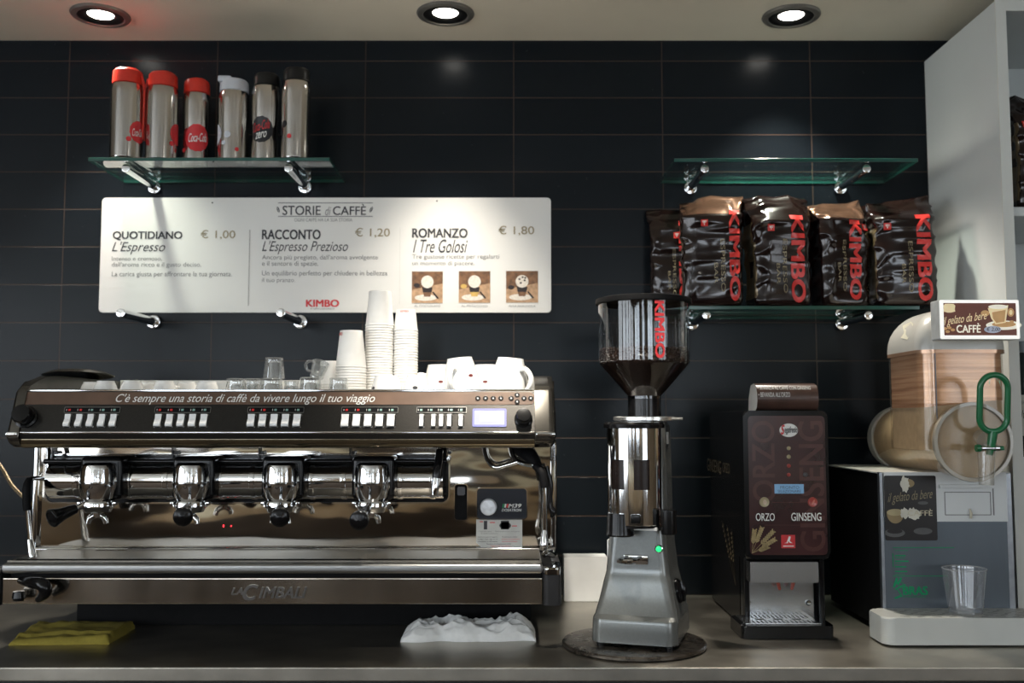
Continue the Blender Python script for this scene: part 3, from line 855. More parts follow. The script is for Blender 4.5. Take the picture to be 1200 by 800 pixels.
# end caps
capz = Hz(440, 2.24)
capprof = [(HY0 - .006, Hz(514, HY0)), (HY0 - .004, zb), (HY1 - .004, zt), (HY1 + .012, zt + .012), (HY1 + .04, zt + .022), (HY1 + .09, capz - .003), (HY1 + .16, capz), (YB2, capz), (YB2, zb - .034), (HY0 + .02, zb - .034), (HY0 + .002, zb - .026)]
for a, b in ((xL, xl), (xR, xr)):
    bm = BM(); prism(bm, capprof, yzx, a, b, .010 if b < a else .014, seg=3)
    cp = obj('end_cap', bm, ENDCAP, EM, ang=50)
    bm = BM(); c = (a + b) / 2; s = 1 if b > a else -1
    box(bm, min(a + s * .001, b), max(a + s * .001, b), HY0 - .0085, HY0 + .016, zb - .012, zb - .001, .004)
    obj('chrome_corner', bm, CHROME, cp)
# header face
HF = Frame((xL, HY0, zb), (1, 0, 0), (0, HY1 - HY0, zt - zb))
faceh = (Vector((0, HY1, zt)) - Vector((0, HY0, zb))).length
BROWN = mat('fascia_brown', (0.14, 0.085, 0.058), 0.45, 0.0, 0.2, 14, spec=0.25)
r = HF.rect(24, 474, 635, 459.5)
bm = BM(); prism(bm, rrect(r[0] + .001, r[1], min(r[2], xR - xL - .001), r[3], .010), HF.P, -.001, .0012, .0006)
fs = obj('fascia_strip', bm, BROWN, hd)
text('slogan_text', "C'è sempre una storia di caffè da vivere lungo il tuo viaggio", HF.rect(135, 474.3, 440, 461.5), HF.P, WPRINT, hd, d=.0018, shear=.32, bold=.004)
bm = BM()
for px, py in ((560, 467), (569, 467), (578, 467), (587, 467), (599, 467), (606, 463), (606, 471), (614, 467), (622, 467)):
    cu, cv = HF.hit(px, py)
    prism(bm, ell(cu, cv, .0055, .0055, 20), HF.P, .001, .003, .0006, 0)
    flat(bm, [(cu - .002, cv - .0015), (cu + .002, cv - .0015), (cu, cv + .002)], HF.P, .0032, 1)
obj('menu_buttons', bm, [BLACK, WPRINT], hd)
LEDR = mat('red_indicator', (0.5, 0.02, 0.02), 0.3, emit=(1, .03, .03), estr=.08)
LEDG = mat('green_mark', (0.25, 0.45, 0.40), 0.4)
BTN = mat('silver_button', (0.93, 0.93, 0.92), 0.3, 0.0, 0.04, 60)
def button_bank(x0, x1, bxs, bw):
    bm = BM()
    r = HF.rect(x0, 484, x1, 477)
    prism(bm, rrect(*r, .002), HF.P, -.001, .0016, .0004, 0)
    hoop(bm, rrect(*r, .002), rrect(r[0] + .0012, r[1] + .0012, r[2] - .0012, r[3] - .0012, .001), HF.P, .001, .0026, 1)
    k = len(bxs)
    for i in range(k):
        c0 = r[0] + (r[2] - r[0]) * (i + .5) / k
        flat(bm, rrect(c0 - .0032, r[1] + .0045, c0 + .002, r[3] - .0045, 0), HF.P, .0022, 2 if i < 2 and bw > 5 else 3)
        flat(bm, rrect(c0 - .0072, r[1] + .0045, c0 - .0062, r[3] - .0045, 0), HF.P, .0022, 4)
    bk = obj('indicator_strip', bm, [MATTEBLACK, mat('strip_rim', (.22, .22, .21), .3, .9), LEDR, LEDG, WPRINT], hd)
    for c in bxs:
        bm = BM()
        r = HF.rect(c - bw / 2 - 1, 501, c + bw / 2 + 1.4, 485.3)
        prism(bm, rrect(*r, .003), HF.P, -.001, .0012, .0004, 1); MB_ = 1
        r = HF.rect(c - bw / 2, 500, c + bw / 2, 486)
        hh = r[3] - r[1]
        # rocker: two faces meeting in a crease
        sec = [(0, .001), (0, .0075), (.18, .0085), (.62, .0045), (.72, .0050), (1.0, .0060), (1.0, .001)]
        W2 = 0
        A = [bm.verts.new(HF.P(r[0] + W2 * (1 - s), r[1] + s * hh, d)) for s, d in sec]
        B = [bm.verts.new(HF.P(r[2] - W2 * (1 - s), r[1] + s * hh, d)) for s, d in sec]
        for i in range(len(sec)):
            j = (i + 1) % len(sec)
            bm.faces.new((A[i], A[j], B[j], B[i]))
        bm.faces.new(A[::-1]); bm.faces.new(B)
        obj('dose_button', bm, [BTN, MATTEBLACK], hd, ang=15)
for x0 in (75, 181, 290, 400):
    button_bank(x0, x0 + 67, [x0 + 4.5 + 13.4 * i for i in range(5)], 9.4)
button_bank(488, 547, [494, 508, 517, 526.5, 540], 5.0)
bm = BM()
r = HF.rect(553.5, 500, 593.5, 479)
prism(bm, rrect(*r, .003), HF.P, -.001, .0018, .0006, 0)
hoop(bm, rrect(*r, .003), rrect(r[0] + .004, r[1] + .004, r[2] - .004, r[3] - .004, .002), HF.P, .0015, .0024, 1)
r2 = HF.rect(563, 494, 584, 485)
flat(bm, rrect(*r2, .002), HF.P, .0021, 2)
obj('display', bm, [mat('display_lit', (.08, .08, .14), .4, emit=(.62, .66, 1.0), estr=.60), mat('display_rim', (.05, .05, .14), .4, emit=(.24, .26, .85), estr=.6), mat('display_warm', (.1, .09, .08), .4, emit=(.95, .95, .95), estr=.85)], hd)
for px, py, rr in ((613.5, 491, .0165), (31, 489, .021)):
    cu, cv = HF.hit(px, py)
    bm = BM()
    M = look(HF.P(cu, cv, 0), HF.n)
    lathe(bm, [(0, 0), (rr * 1.15, 0), (rr * 1.15, .004), (rr * .95, .006), (rr * .98, .024), (rr * .85, .029), (0, .030)], M, 32)
    box_v = len(bm.verts)
    obj('steam_knob', bm, BLACK, hd)
# mirror back panel
BF = Frame((0, YBS, 0))
bm = BM()
zp0 = Hz(646, YBS)
box(bm, x44, x648, YBS, YBS + .005, zp0, zb - .026)
bp = obj('mirror_back_panel', bm, MIRROR, EM)
bm = BM()
r = BF.rect(531, 608, 531.2, 520)
# group rail recess
r = BF.rect(55, 588, 526, 533)
prism(bm, rrect(*r, .016), BF.P, .0005, .004, .001, 0)
hoop(bm, rrect(r[0] - .0035, r[1] - .0035, r[2] + .0035, r[3] + .0035, .018, 6), rrect(*r, .016, 6), BF.P, .0005, .007, 1)
rl = obj('group_rail_backplate', bm, [BLACK, CHROME], EM)
zc = Hz(563.5, 2.165)
YT = 2.205
bm = BM()
xa, xb = Xx(62, 565, YT), Xx(520, 565, YT)
cyl(bm, (xa, YT, zc), (xb, YT, zc), .0405, n=48)
for gx in (97, 156, 200, 262, 300, 368, 405, 470, 508):
    x = Xx(gx, 565, YT); cyl(bm, (x - .006, YT, zc), (x + .006, YT, zc), .0425, n=48, bev=.002)
obj('group_rail', bm, CHROME, EM)
bm = BM()
box(bm, xa - .01, xb + .01, YT - .032, YBS, zc + .036, zc + .047, .004)
obj('rail_top_cover', bm, BLACK, EM)
GY = 2.140
def group(px, hx, hy, hY, spin):
    x = Xx(px, 565, GY)
    zA, zB = Hz(542, GY), Hz(588, GY)
    Hh = zA - zB
    bm = BM()
    box(bm, x - .046, x + .046, GY - .004, YT + .03, zB + .004, zA + .014, .012, 3)
    g = obj('group_head', bm, BLACK, EM)
    bm = BM()
    lathe(bm, [(0, zA + .001), (.026, zA + .001), (.0335, zA - .004), (.036, zA - .012), (.0385, zA - Hh * .46), (.0365, zA - Hh * .47), (.0365, zA - Hh * .49), (.0385, zA - Hh * .50), (.038, zA - Hh * .62), (.033, zA - Hh * .84), (.026, zA - Hh * .98), (0, zA - Hh)], T(x, GY - .012, 0), 40)
    obj('chrome_bell', bm, mat('bell_chrome', (0.74, 0.75, 0.76), 0.10, 1, 0.12, 70, bump=0.06, bscale=40), g)
    bm = BM()
    cyl(bm, (x, GY - .050, zA - Hh * .58), (x, GY - .046, zA - Hh * .58), .004, n=12)
    obj('bell_screw', bm, BLACK, g)
    bm = BM()
    z0 = zB
    lathe(bm, [(0, z0 + .004), (.034, z0 + .004), (.036, z0), (.036, z0 - .008), (.031, z0 - .012), (.027, z0 - .020), (0, z0 - .022)], T(x, GY - .012, 0), 36)
    for a in (-1, 1):
        box(bm, x + a * .034 - .007, x + a * .034 + .007, GY - .020, GY - .004, z0 - .006, z0 + .002, .002)
    pf = obj('portafilter', bm, CHROME, g)
    e = at(hx, hy, hY)
    dv = (e - Vector((x, GY - .012, z0 - .006)))
    dn = dv.normalized()
    s = Vector((x, GY - .012, z0 - .004)) + Vector((dn.x, dn.y, 0)).normalized() * .034
    bm = BM()
    q = s.lerp(e, .28)
    tube(bm, [s - dn * .004, s.lerp(e, .12), q], [.008, .0065, .007], 14)
    obj('handle_neck', bm, CHROME, pf)
    bm = BM()
    tube(bm, [q - dn * .004, s.lerp(e, .42), s.lerp(e, .62), s.lerp(e, .82), s.lerp(e, .95), e, e + dn * .004], [.0095, .0115, .0130, .0172, .0195, .0150, .003], 18)
    obj('handle', bm, BLACK, pf)
    bm = BM()
    c = Vector((x, GY - .012, z0 - .020))
    u = Vector((math.cos(spin), math.sin(spin), 0))
    cyl(bm, c, c - Vector((0, 0, .010)), .010, .009, 18)
    for k in (-1, 1):
        tube(bm, [c - Vector((0, 0, .006)), c + u * k * .008 - Vector((0, 0, .008)), c + u * k * .015 - Vector((0, 0, .014)), c + u * k * .018 - Vector((0, 0, .024))], [.006, .0062, .006, .0052], 12)
    obj('double_spout', bm, CHROME, pf)
group(118, 59, 608, 2.045, R(10))
group(226, 214, 606, 1.985, R(-20))
group(331, 328, 607, 1.985, R(-10))
group(437, 420, 611, 1.985, R(40))
# vertical plates between the groups above the rail, and the small valves
bm = BM()
for px in (64, 204, 305, 411, 523):
    x = Xx(px, 526, YBS)
    box(bm, x - .0015, x + .0015, YBS - .012, YBS, zc + .046, zb - .03)
    cyl(bm, (x + .008, YBS, zb - .05), (x + .008, YBS - .014, zb - .05), .004, n=12)
obj('divider_plates', bm, BLACK, EM)
# uprights
bm = BM()
for px in (42.5, 648):
    bm = BM()
    x = Xx(px, 590, YBS - .005)
    box(bm, x - .006, x + .006, YBS - .012, YBS + .02, ztray, zb - .028, .003)
    obj('upright', bm, CHROME, EM)
# drip tray and front
bx0, bx1 = Xx(3, 665, 2.045), Xx(636, 665, 2.045)
DT = mat('drip_tray_steel', (0.17, 0.157, 0.135), 0.42, 0.9, 0.15, 14, bump=.02, rvar=.05)
bm = BM()
box(bm, bx0 + .002, bx1 - .002, 2.058, YBS - .001, ztray - .006, ztray, .0015)
dt = obj('drip_tray', bm, DT, EM)
bm = BM()
tube(bm, [(x44 + .004, YBS - .010, Hz(643.5, YBS - .01)), (x648 - .004, YBS - .010, Hz(643.5, YBS - .01))], .0055, 12, smooth=False)
obj('splash_rail', bm, CHROME, EM)
bm = BM()
for py, yy in ((659, 2.062),):
    tube(bm, [(bx0 + .02, yy, ztray + .001), (bx1 - .006, yy, ztray + .001)], .0015, 8, smooth=False)
box(bm, Xx(122, 627, YBS), Xx(155, 627, YBS), YBS - .045, YBS - .028, ztray, ztray + .0008)
obj('tray_seam', bm, BLACK, dt)
bm = BM()
zl0, zl1 = Hz(672, 2.04), Hz(660.5, 2.04)
box(bm, bx0, bx1, 2.036, 2.062, zl0, zl1 + .001, .007, 4)
obj('front_lip', bm, mat('satin_lip_steel', (0.38, 0.38, 0.375), 0.36, 1, 0.06, 40, stretch=(.05, 1, 1)), EM)
bm = BM()
box(bm, bx0 + .01, bx1 + .02, 2.060, YB2, zbot + .004, ztray - .007)
obj('base_housing', bm, MATTEBLACK, EM)
bm = BM()
zq = Hz(677, 2.04)
box(bm, bx0 + .002, bx1 - .001, 2.042, 2.060, zbot, zq, .003, 2)
fp = obj('front_panel', bm, PANEL, EM)
FP = Frame((0, 2.042, 0))
for s, x0, y0, x1, y1, bo in (('LA', 271, 688.5, 285, 696.5, .03), ('C', 284.5, 684.5, 303, 703, .04), ('IMBALI', 303.5, 687.5, 360, 700.5, .025)):
    bm = text_bm(s, FP.rect(x0, y1, x1, y0) if False else FP.rect(x0, y0, x1, y1), FP.P, d=.0030, bold=bo, shear=.28)
    back = bmesh.ops.extrude_face_region(bm, geom=bm.faces[:])
    for v in [g_ for g_ in back['geom'] if isinstance(g_, bmesh.types.BMVert)]: v.co.y += .003
    obj('maker_lettering', bm, mat('badge_grey', (0.16, 0.15, 0.14), 0.3, 0.8), fp)
# lower corner blocks
for a, b in ((bx1, Xx(658, 690, 2.05)), (bx0 - .018, bx0)):
    bm = BM()
    prism(bm, rrect(a, 2.036, b, YB2, .012), lambda u, v, d: Vector((u, v, d)), zbot - .002, Hz(664, 2.05), .006, seg=3)
    cb = obj('corner_block', bm, mat('graphite_block', (0.035, 0.035, 0.037), 0.28, 0.5), EM)
    bm = BM()
    prism(bm, rrect(a + .001, 2.034, b - .001, 2.12, .011), lambda u, v, d: Vector((u, v, d)), Hz(672, 2.05), Hz(663, 2.05) , .005, seg=3)
    obj('chrome_cap', bm, CHROME, cb)
for x in (bx0 + .10, bx1 - .08):
    for y in (2.36, 2.55):
        bm = BM(); cyl(bm, (x, y, TOP_Z + .0005), (x, y, zbot + .006), .026, .030, 24); obj('foot', bm, MATTEBLACK, EM)
bm = BM(); box(bm, bx0 + .04, bx1 - .02, 2.31, 2.60, TOP_Z + .001, zbot + .006); obj('shade_block', bm, MATTEBLACK, EM)  # black block filling the gap, stands in for shade under the machine
# drain tap knob at the lower left
bm = BM()
k0 = at(34, 690, 2.03)
tube(bm, [at(24, 680, 2.045), at(36, 682, 2.02), at(50, 685, 2.005), at(53, 694, 2.005), at(44, 703, 2.01)], [.007, .011, .013, .012, .006], 14)
lathe(bm, [(0, -.006), (.010, -.006), (.013, 0), (.011, .012), (0, .014)], T(*at(22, 700, 2.02)), 18)
obj('drain_tap', bm, BLACK, EM)
# right-hand control area
bm = BM()
r = BF.rect(533, 608.5, 547.5, 567.5)
prism(bm, rrect(*r, .006), BF.P, .0003, .0012, 0, 0)
hoop(bm, rrect(r[0] - .002, r[1] - .002, r[2] + .002, r[3] + .002, .008), rrect(*r, .006), BF.P, .0003, .005, 1)
r2 = BF.rect(536, 580, 545, 570)
prism(bm, rrect(*r2, .002), BF.P, .001, .006, .001, 2)
obj('power_switch', bm, [MATTEBLACK, CHROME, mat('switch_grey', (.12, .12, .13), .3)], EM)
bm = BM()
r = BF.rect(559, 607, 617, 572)
prism(bm, rrect(*r, .008), BF.P, .0003, .0015, 0, 0)
hoop(bm, rrect(r[0] - .0025, r[1] - .0025, r[2] + .0025, r[3] + .0025, .010), rrect(*r, .008), BF.P, .0003, .007, 1)
mp_ = obj('badge_panel', bm, [mat('midnight_badge', (0.008, 0.010, 0.018), 0.25), CHROME], EM)
cu, cv = BF.hit(572.5, 593.5)
bm = BM(); lathe(bm, [(0, .002), (.0185, .002), (.0185, .010), (.016, .013), (0, .0135)], look(BF.P(cu, cv, 0), BF.n), 36)
obj('round_dial', bm, mat('dial_silver', (0.80, 0.82, 0.86), 0.4, 0.4, 0.15, 120), mp_)
text('badge_text', 'M39', BF.rect(595.5, 594.5, 611, 590), BF.P, WPRINT, mp_, d=.0022, bold=.02, shear=.25)
text('badge_text', 'DOSATRON', BF.rect(588, 599, 611, 595.8), BF.P, WPRINT, mp_, d=.0022, bold=.012, shear=.2)
bm = BM()
for k, (mi) in enumerate((0, 1, 2)):
    a0, b0, a1, b1 = BF.rect(588.5 + k * 2.4, 594.5, 590.3 + k * 2.4, 590)
    flat(bm, [(a0, b0), (a1, b0), (a1 + .0015, b1), (a0 + .0015, b1)], BF.P, .0022, mi)
obj('tricolour_mark', bm, [mat('flag_green', (0.02, 0.25, 0.10), .4), WPRINT, RED], mp_)
bm = BM()
r = BF.rect(558, 641.5, 612, 608.5)
pl = rrect(*r, 0)
c = .012
poly = [(r[0] + c, r[1] + .001), (r[2], r[1]), (r[2], r[3]), (r[0], r[3]), (r[0], r[1] + c * .9)]
prism(bm, poly, BF.P, .0003, .0010, 0, 0)
stk = obj('instruction_sticker', bm, mat('sticker_grey', (0.52, 0.53, 0.51), 0.45, 0, .08, 30), EM)
def st(px0, py0, px1, py1, mi, bm):
    flat(bm, rrect(*BF.rect(px0, py0, px1, py1), 0), BF.P, .0014, mi)
bm = BM()
st(567, 620, 571, 610, 0, bm); cu, cv = BF.hit(592, 615.5)
flat(bm, ell(cu, cv, .013, .008, 24), BF.P, .0014, 0)
st(587, 620, 596.5, 610, 0, bm)
for k, (x0, x1, y, mi) in enumerate(((562, 566, 611, 1), (600, 606, 616, 1), (574, 580, 612, 1))):
    st(x0, y + .5, x1, y - .5, mi, bm)
obj('pictogram', bm, [INK, RED], stk)
for s, x0, x1, y, m_ in (('Erogazione vapore', 561, 576, 622.5, GREYINK), ('Selezione acqua', 580, 609, 622.5, GREYINK), ('la caldaia  la pressione', 564, 583, 625, GREYINK),
                         ('Depuratore, gruppo di erogazione', 560, 583, 629, INK), ('Temperatura caldaia', 588, 606, 629, INK), ('lavaggio dopo ogni turno', 560, 583, 631.5, INK),
                         ('prima di operare', 588, 609, 631.5, RED), ('chiudere il rubinetto', 560, 583, 634, INK), ('staccare la corrente', 588, 606, 634, RED), ('Tensione di alimentazione 230V', 570, 599, 637, INK), ('leggere le istruzioni', 575, 598, 639.5, RED)):
    text('sticker_text', s, BF.rect(x0, y + .9, x1, y - .9), BF.P, m_, stk, d=.0014)
bm = BM()
for px in (262, 271):
    cu, cv = BF.hit(px, 616); flat(bm, ell(cu, cv, .0015, .003 if px == 262 else .0015, 12), BF.P, .001)
obj('indicator_led', bm, mat('red_led', (.8, .02, .02), .3, emit=(1, .02, .03), estr=4), EM)
# steam and water pipes
def pipe(name, pts, r, m, parent=EM, n=12):
    bm = BM(); tube(bm, [at(*p) for p in pts], r, n); return obj(name, bm, m, parent)
sw = pipe('steam_wand', [(597, 516, 2.20), (598.5, 526, 2.19), (603, 538, 2.17), (614, 543, 2.15), (628, 546, 2.13), (636, 556, 2.12), (638, 572, 2.12), (638.3, 600, 2.12), (638.3, 626, 2.12)], .0055, CHROME)
pipe('rubber_grip', [(627, 545, 2.131), (635, 553, 2.121), (637.8, 566, 2.12), (638, 571, 2.12)], [.0085, .0095, .0095, .009], MATTEBLACK, sw)
pipe('nozzle', [(638.3, 621, 2.12), (638, 632, 2.118), (637.5, 640, 2.116), (637, 645, 2.115)], [.006, .0085, .0085, .004], CHROME, sw)
hw = pipe('hot_water_spout', [(567, 516, 2.21), (568, 528, 2.205), (572, 540, 2.19), (581, 547.5, 2.175), (594, 545, 2.165), (607, 541, 2.155)], .0050, CHROME)
pipe('tap_body', [(606, 525, 2.20), (616, 530, 2.17), (624, 537, 2.15), (630, 545, 2.135)], [.015, .016, .015, .010], MATTEBLACK)
pipe('grip_loop', [(640, 546, 2.14), (645, 568, 2.14), (644, 590, 2.14), (648, 600, 2.14), (646, 606, 2.14)], [.005, .006, .005, .007, .003], BLACK)
pipe('valve_stub', [(637, 650, 2.13), (642, 648, 2.14), (649, 650, 2.16), (651, 645, 2.18)], [.006, .007, .006, .005], CHROME)
lw = pipe('steam_wand', [(60, 564, 2.20), (52, 561, 2.18), (42, 560, 2.15), (34, 563, 2.13), (31, 573, 2.12), (32.5, 600, 2.12), (36, 640, 2.12)], .0050, CHROME)
pipe('rubber_grip', [(34.5, 561.5, 2.131), (31.5, 571, 2.121), (31.5, 590, 2.12), (32.2, 598, 2.12)], [.007, .0085, .0085, .008], MATTEBLACK, lw)
pipe('nozzle', [(35, 632, 2.12), (37, 645, 2.118), (38.5, 654, 2.116), (39, 658, 2.115)], [.006, .008, .008, .004], CHROME, lw)
pipe('inner_pipe', [(56, 518, 2.21), (57, 530, 2.205), (57, 545, 2.20), (60, 560, 2.20)], .0055, CHROME)
hk = pipe('spring_hook', [(76, 546, 2.155), (77, 553, 2.15), (82, 555, 2.15), (90, 555, 2.15)], .0022, BLACK)
hs = pipe('tap_lever', [(515, 528, 2.17), (514, 540, 2.15), (512, 552, 2.14), (511, 560, 2.138)], [.008, .009, .009, .009], BLACK)
pipe('lever_end', [(511, 559, 2.138), (510, 570, 2.136), (509, 580, 2.134)], [.008, .009, .007], CHROME, hs)
bm = BM()
tube(bm, [at(-30, 510, 2.35), at(0, 545, 2.32), at(18, 573, 2.29), (x44 + .006, 2.27, Hz(600, 2.27))], .0045, 10, k=20)
obj('braided_hose', bm, mat('braided_hose', (0.20, 0.15, 0.085), 0.4, 0.5, 0.8, 260), EM)
# oval tray left lying on the cups at the left end
bm = BM()
tc = at(92, 444, 2.37); tc.z = capz + .0075
M = T(tc.x, tc.y, tc.z) @ Matrix.Rotation(R(-2), 4, 'Y') @ Matrix.Rotation(R(-3), 4, 'X') @ Matrix.Diagonal((1.0, 1.3, 1, 1))
lathe(bm, [(0, .010), (.040, .0095), (.060, .006), (.074, -.001), (.077, -.002), (.074, -.0035), (.060, .003), (.040, .0075), (0, .008)], M, 48)
tag(obj('serving_tray', bm, mat('dull_tray_steel', (0.13, 0.12, 0.10), 0.25, 1, 0.1, 20)), 'shallow oval dark metal tray lying over the left end of the cup rack', 'tray')

# ------------------------------------------------------------------ cups and glasses on the machine
def cup_mesh(rb, rr, h, foot=.004):
    """upside-down china cup, base up, rim down at z = 0"""
    bm = BM()
    prof = [(rr - .002, 0), (rr, .001), (rr * .99, h * .25), (rr * .93, h * .55), (rr * .80, h * .80), (rb * 1.04, h * .93), (rb, h - foot), (rb * .98, h), (rb * .86, h), (rb * .82, h - foot), (0, h - foot),]
    lathe(bm, prof, None, 40)
    lathe(bm, [(rr - .002, 0), (rr - .0035, .004), (rr * .9, h * .5), (rb * .9, h * .9), (0, h * .92)], None, 40)
    return bm
def handle_bm(r, z0, z1, out, ang, th=.0045):
    bm = BM()
    c, s = math.cos(ang), math.sin(ang)
    zm = (z0 + z1) / 2; hh = (z1 - z0) / 2
    pts = [(r - .005, z1), (r + out * .45, z1 + hh * .1), (r + out, zm + hh * .45), (r + out, zm - hh * .35), (r + out * .5, z0 - hh * .05), (r - .003, z0 + hh * .05)]
    tube(bm, [(c * q, s * q, z) for q, z in pts], th, 10)
    return bm
def china(name, px, Y, rb, rr, h, label, hang=None, group=None, tilt=(0, 0), mark_=None, z=None):
    x = Xx(px, 445, Y)
    t = thing(name, label, 'cup', (x, Y, zfl + .0005 + rr * math.sin(abs(tilt[1]))), 0, group)
    obj('bowl', cup_mesh(rb, rr, h), WHITE, t, local=True)
    if hang is not None:
        obj('handle', handle_bm(rr * .93, h * .28, h * .74, h * .30, hang, h * .055), WHITE, t, local=True)
    if mark_:
        f = wrap(0, 0, 0, lambda v: rr * .96, mark_[0])
        def cone(u, v, d):
            s = v / h
            r_ = (rr * .985 if s < .3 else rr * (.985 - (s - .3) * .30)) + d
            a = mark_[0] + u / rr
            return Vector((r_ * math.sin(a), -r_ * math.cos(a), v))
        bm = BM(); blob(bm, 0, h * .58, .0062, .0034, cone, .0012, n=20, rings=3); o = obj('cup_emblem', bm, mark_[1], t, local=True)
    t.rotation_euler = (tilt[0], tilt[1], 0)
    return t
names = ['first', 'second', 'third', 'fourth', 'fifth', 'sixth', 'seventh']
for i, (px, Y, dz) in enumerate(((108, 2.27, -.001), (124, 2.20, 0), (155, 2.20, 0), (174, 2.28, 0), (193, 2.205, 0), (219, 2.25, 0), (243, 2.20, 0))):
    china('espresso_cup', px, Y, .019, .029, .054, 'upside-down white espresso cup, %s from the left in the row along the rack' % names[i], hang=R(60 + i * 37) if i in (0, 3, 5) else R(80), group='upturned espresso cups in the rack')
china('small_cup', 453, 2.175, .026, .036, .064, 'upside-down white cup in front of the tallest paper cup stack', hang=R(110), mark_=(-.9, INK))
china('small_cup', 488, 2.19, .021, .030, .066, 'upside-down small white cup in front of the right paper cup stack', hang=R(70), mark_=(0, INK))
CM = mat('cup_print_dark', (0.12, 0.02, 0.02), .4)
china('cappuccino_cup', 544, 2.185, .028, .041, .100, 'large tilted upside-down white cup with dark emblem, handle towards us', hang=R(-108), tilt=(0, R(-6)), mark_=(.62, CM))
china('cappuccino_cup', 594, 2.185, .029, .042, .100, 'large upside-down white cup nearest the right end of the machine, handle at right', hang=R(-48), tilt=(0, R(5)))
china('cappuccino_cup', 516, 2.36, .030, .042, .098, 'large white cup in the back row, left of the tilted cup with an emblem', hang=R(170), mark_=(.1, CM))
china('cappuccino_cup', 571, 2.36, .030, .042, .098, 'large white cup in the back row, seen between the two big front cups', hang=R(80), mark_=(-.1, CM))
china('cappuccino_cup', 603.5, 2.37, .027, .035, .096, 'large white cup in the back row behind the rightmost cup', hang=R(100))
TUM = thin_glass('tumbler_glass', (0.78, 0.80, 0.80), ior=1.7, rough=.03, boost=2.2, haze=.10)
def tumbler(px, Y, z, r, h, label, up=False, tilt=(0, 0), group='shot glasses on the rack', facets=10, hdl=False):
    x = Xx(px, 445, Y)
    t = thing('shot_glass', label, 'glass', (x, Y, z), 0, group)
    bm = BM()
    f = (lambda q: q) if up else (lambda q: h - q)
    prof = [(0, 0), (r * .80, 0), (r * .84, .003), (r * .80, h * .16), (r * .86, h * .30), (r * .92, h * .6), (r * .99, h * .97), (r, h), (r * .92, h), (r * .84, h * .6), (r * .72, h * .24), (r * .5, h * .20), (0, h * .19)]
    lathe(bm, [(a, f(b)) for a, b in prof], None, facets * 2)
    obj('glass_bowl', bm, TUM, t, local=True, ang=25)
    if hdl: obj('handle', handle_bm(r * .9, h * .2, h * .8, h * .42, R(170), .003), TUM, t, local=True)
    t.rotation_euler = (tilt[0], tilt[1], 0)
    return t
z0 = zfl + .0005
tumbler(277, 2.22, z0, .026, .060, 'low upside-down shot glass, leftmost of the glasses on the rack')
tumbler(296, 2.27, z0, .025, .062, 'upside-down shot glass behind and right of the leftmost glass')
tumbler(318, 2.21, z0, .029, .060, 'upside-down shot glass carrying another glass on its base')
tumbler(321, 2.215, z0 + .0605, .024, .046, 'shot glass turned over on top of another glass, the highest glass')
tumbler(364, 2.20, z0, .028, .062, 'upside-down shot glass with a handled glass leaning on top')
tumbler(371, 2.215, z0 + .063, .019, .036, 'small handled glass tipped over on top of a shot glass', up=True, tilt=(R(20), R(20)), hdl=True)
tumbler(397, 2.185, z0, .024, .060, 'squat shot glass standing right in front of the left paper cup stack')
tumbler(342, 2.25, z0, .020, .056, 'narrow shot glass between the two glasses that carry others')

# paper cups, each one of the stack
def paper_mesh(rb, rr, h):
    bm = BM()
    lathe(bm, [(rr * .985, .0005), (rr + .0010, 0), (rr + .0016, .0012), (rr + .0008, .0026), (rr * .992, .003), (rb, h - .001), (rb * .985, h), (rb * .93, h), (rb * .91, h - .005), (0, h - .005)], None, 40)
    lathe(bm, [(rr * .985, .0005), (rr * .975, .003), (rb * .965, h - .006), (0, h - .0062)], None, 40)
    return finish(bm, 'paper_cup', PAPER)
def stack(px, Y, rb, rr, h, n, pitch, which, topl, emblem=None):
    x = Xx(px, 420, Y)
    me = paper_mesh(rb, rr, h)
    rng = random.Random(px)
    for k in range(n):
        o = bpy.data.objects.new('paper_cup', me)
        C.objects.link(o)
        o.location = (x + rng.uniform(-.0004, .0004), Y + rng.uniform(-.0004, .0004), zfl + .001 + k * pitch)
        last = k == n - 1
        tag(o, topl if last else 'white paper cup nested below the top one of the %s stack' % which, 'paper cup', '%s paper cup stack' % which)
        if last and emblem:
            def cone(u, v, d):
                r_ = rr + (rb - rr) * v / h + d
                a = emblem[0] + u / rb
                return Vector((r_ * math.sin(a), -r_ * math.cos(a), v))
            text('cup_lettering', 'KIMBO', (-emblem[1], h * emblem[2], emblem[1], h * emblem[3]), cone, mat('pink_print', (.70, .20, .17), .5), o, local=True, d=.0008, bold=.03, grid=.004)
Ys = 2.31
pm = .0062
stack(411.5, 2.27, .0258, .0345, .084, 15, pm, 'left, shortest', 'topmost paper cup of the short left stack', (-.95, .008, .86, .94))
stack(444.5, Ys, .0256, .0325, .080, 31, pm, 'tallest, middle', 'topmost paper cup of the tallest stack, its base reaching the menu board')
stack(475.5, Ys, .0225, .0275, .050, 29, pm, 'right', 'topmost paper cup of the right stack, with small pink lettering', (-.05, .009, .84, .93))
stack(388, 2.33, .024, .029, .055, 9, .0062, 'low rear', 'topmost paper cup of the low stack behind the squat shot glass')

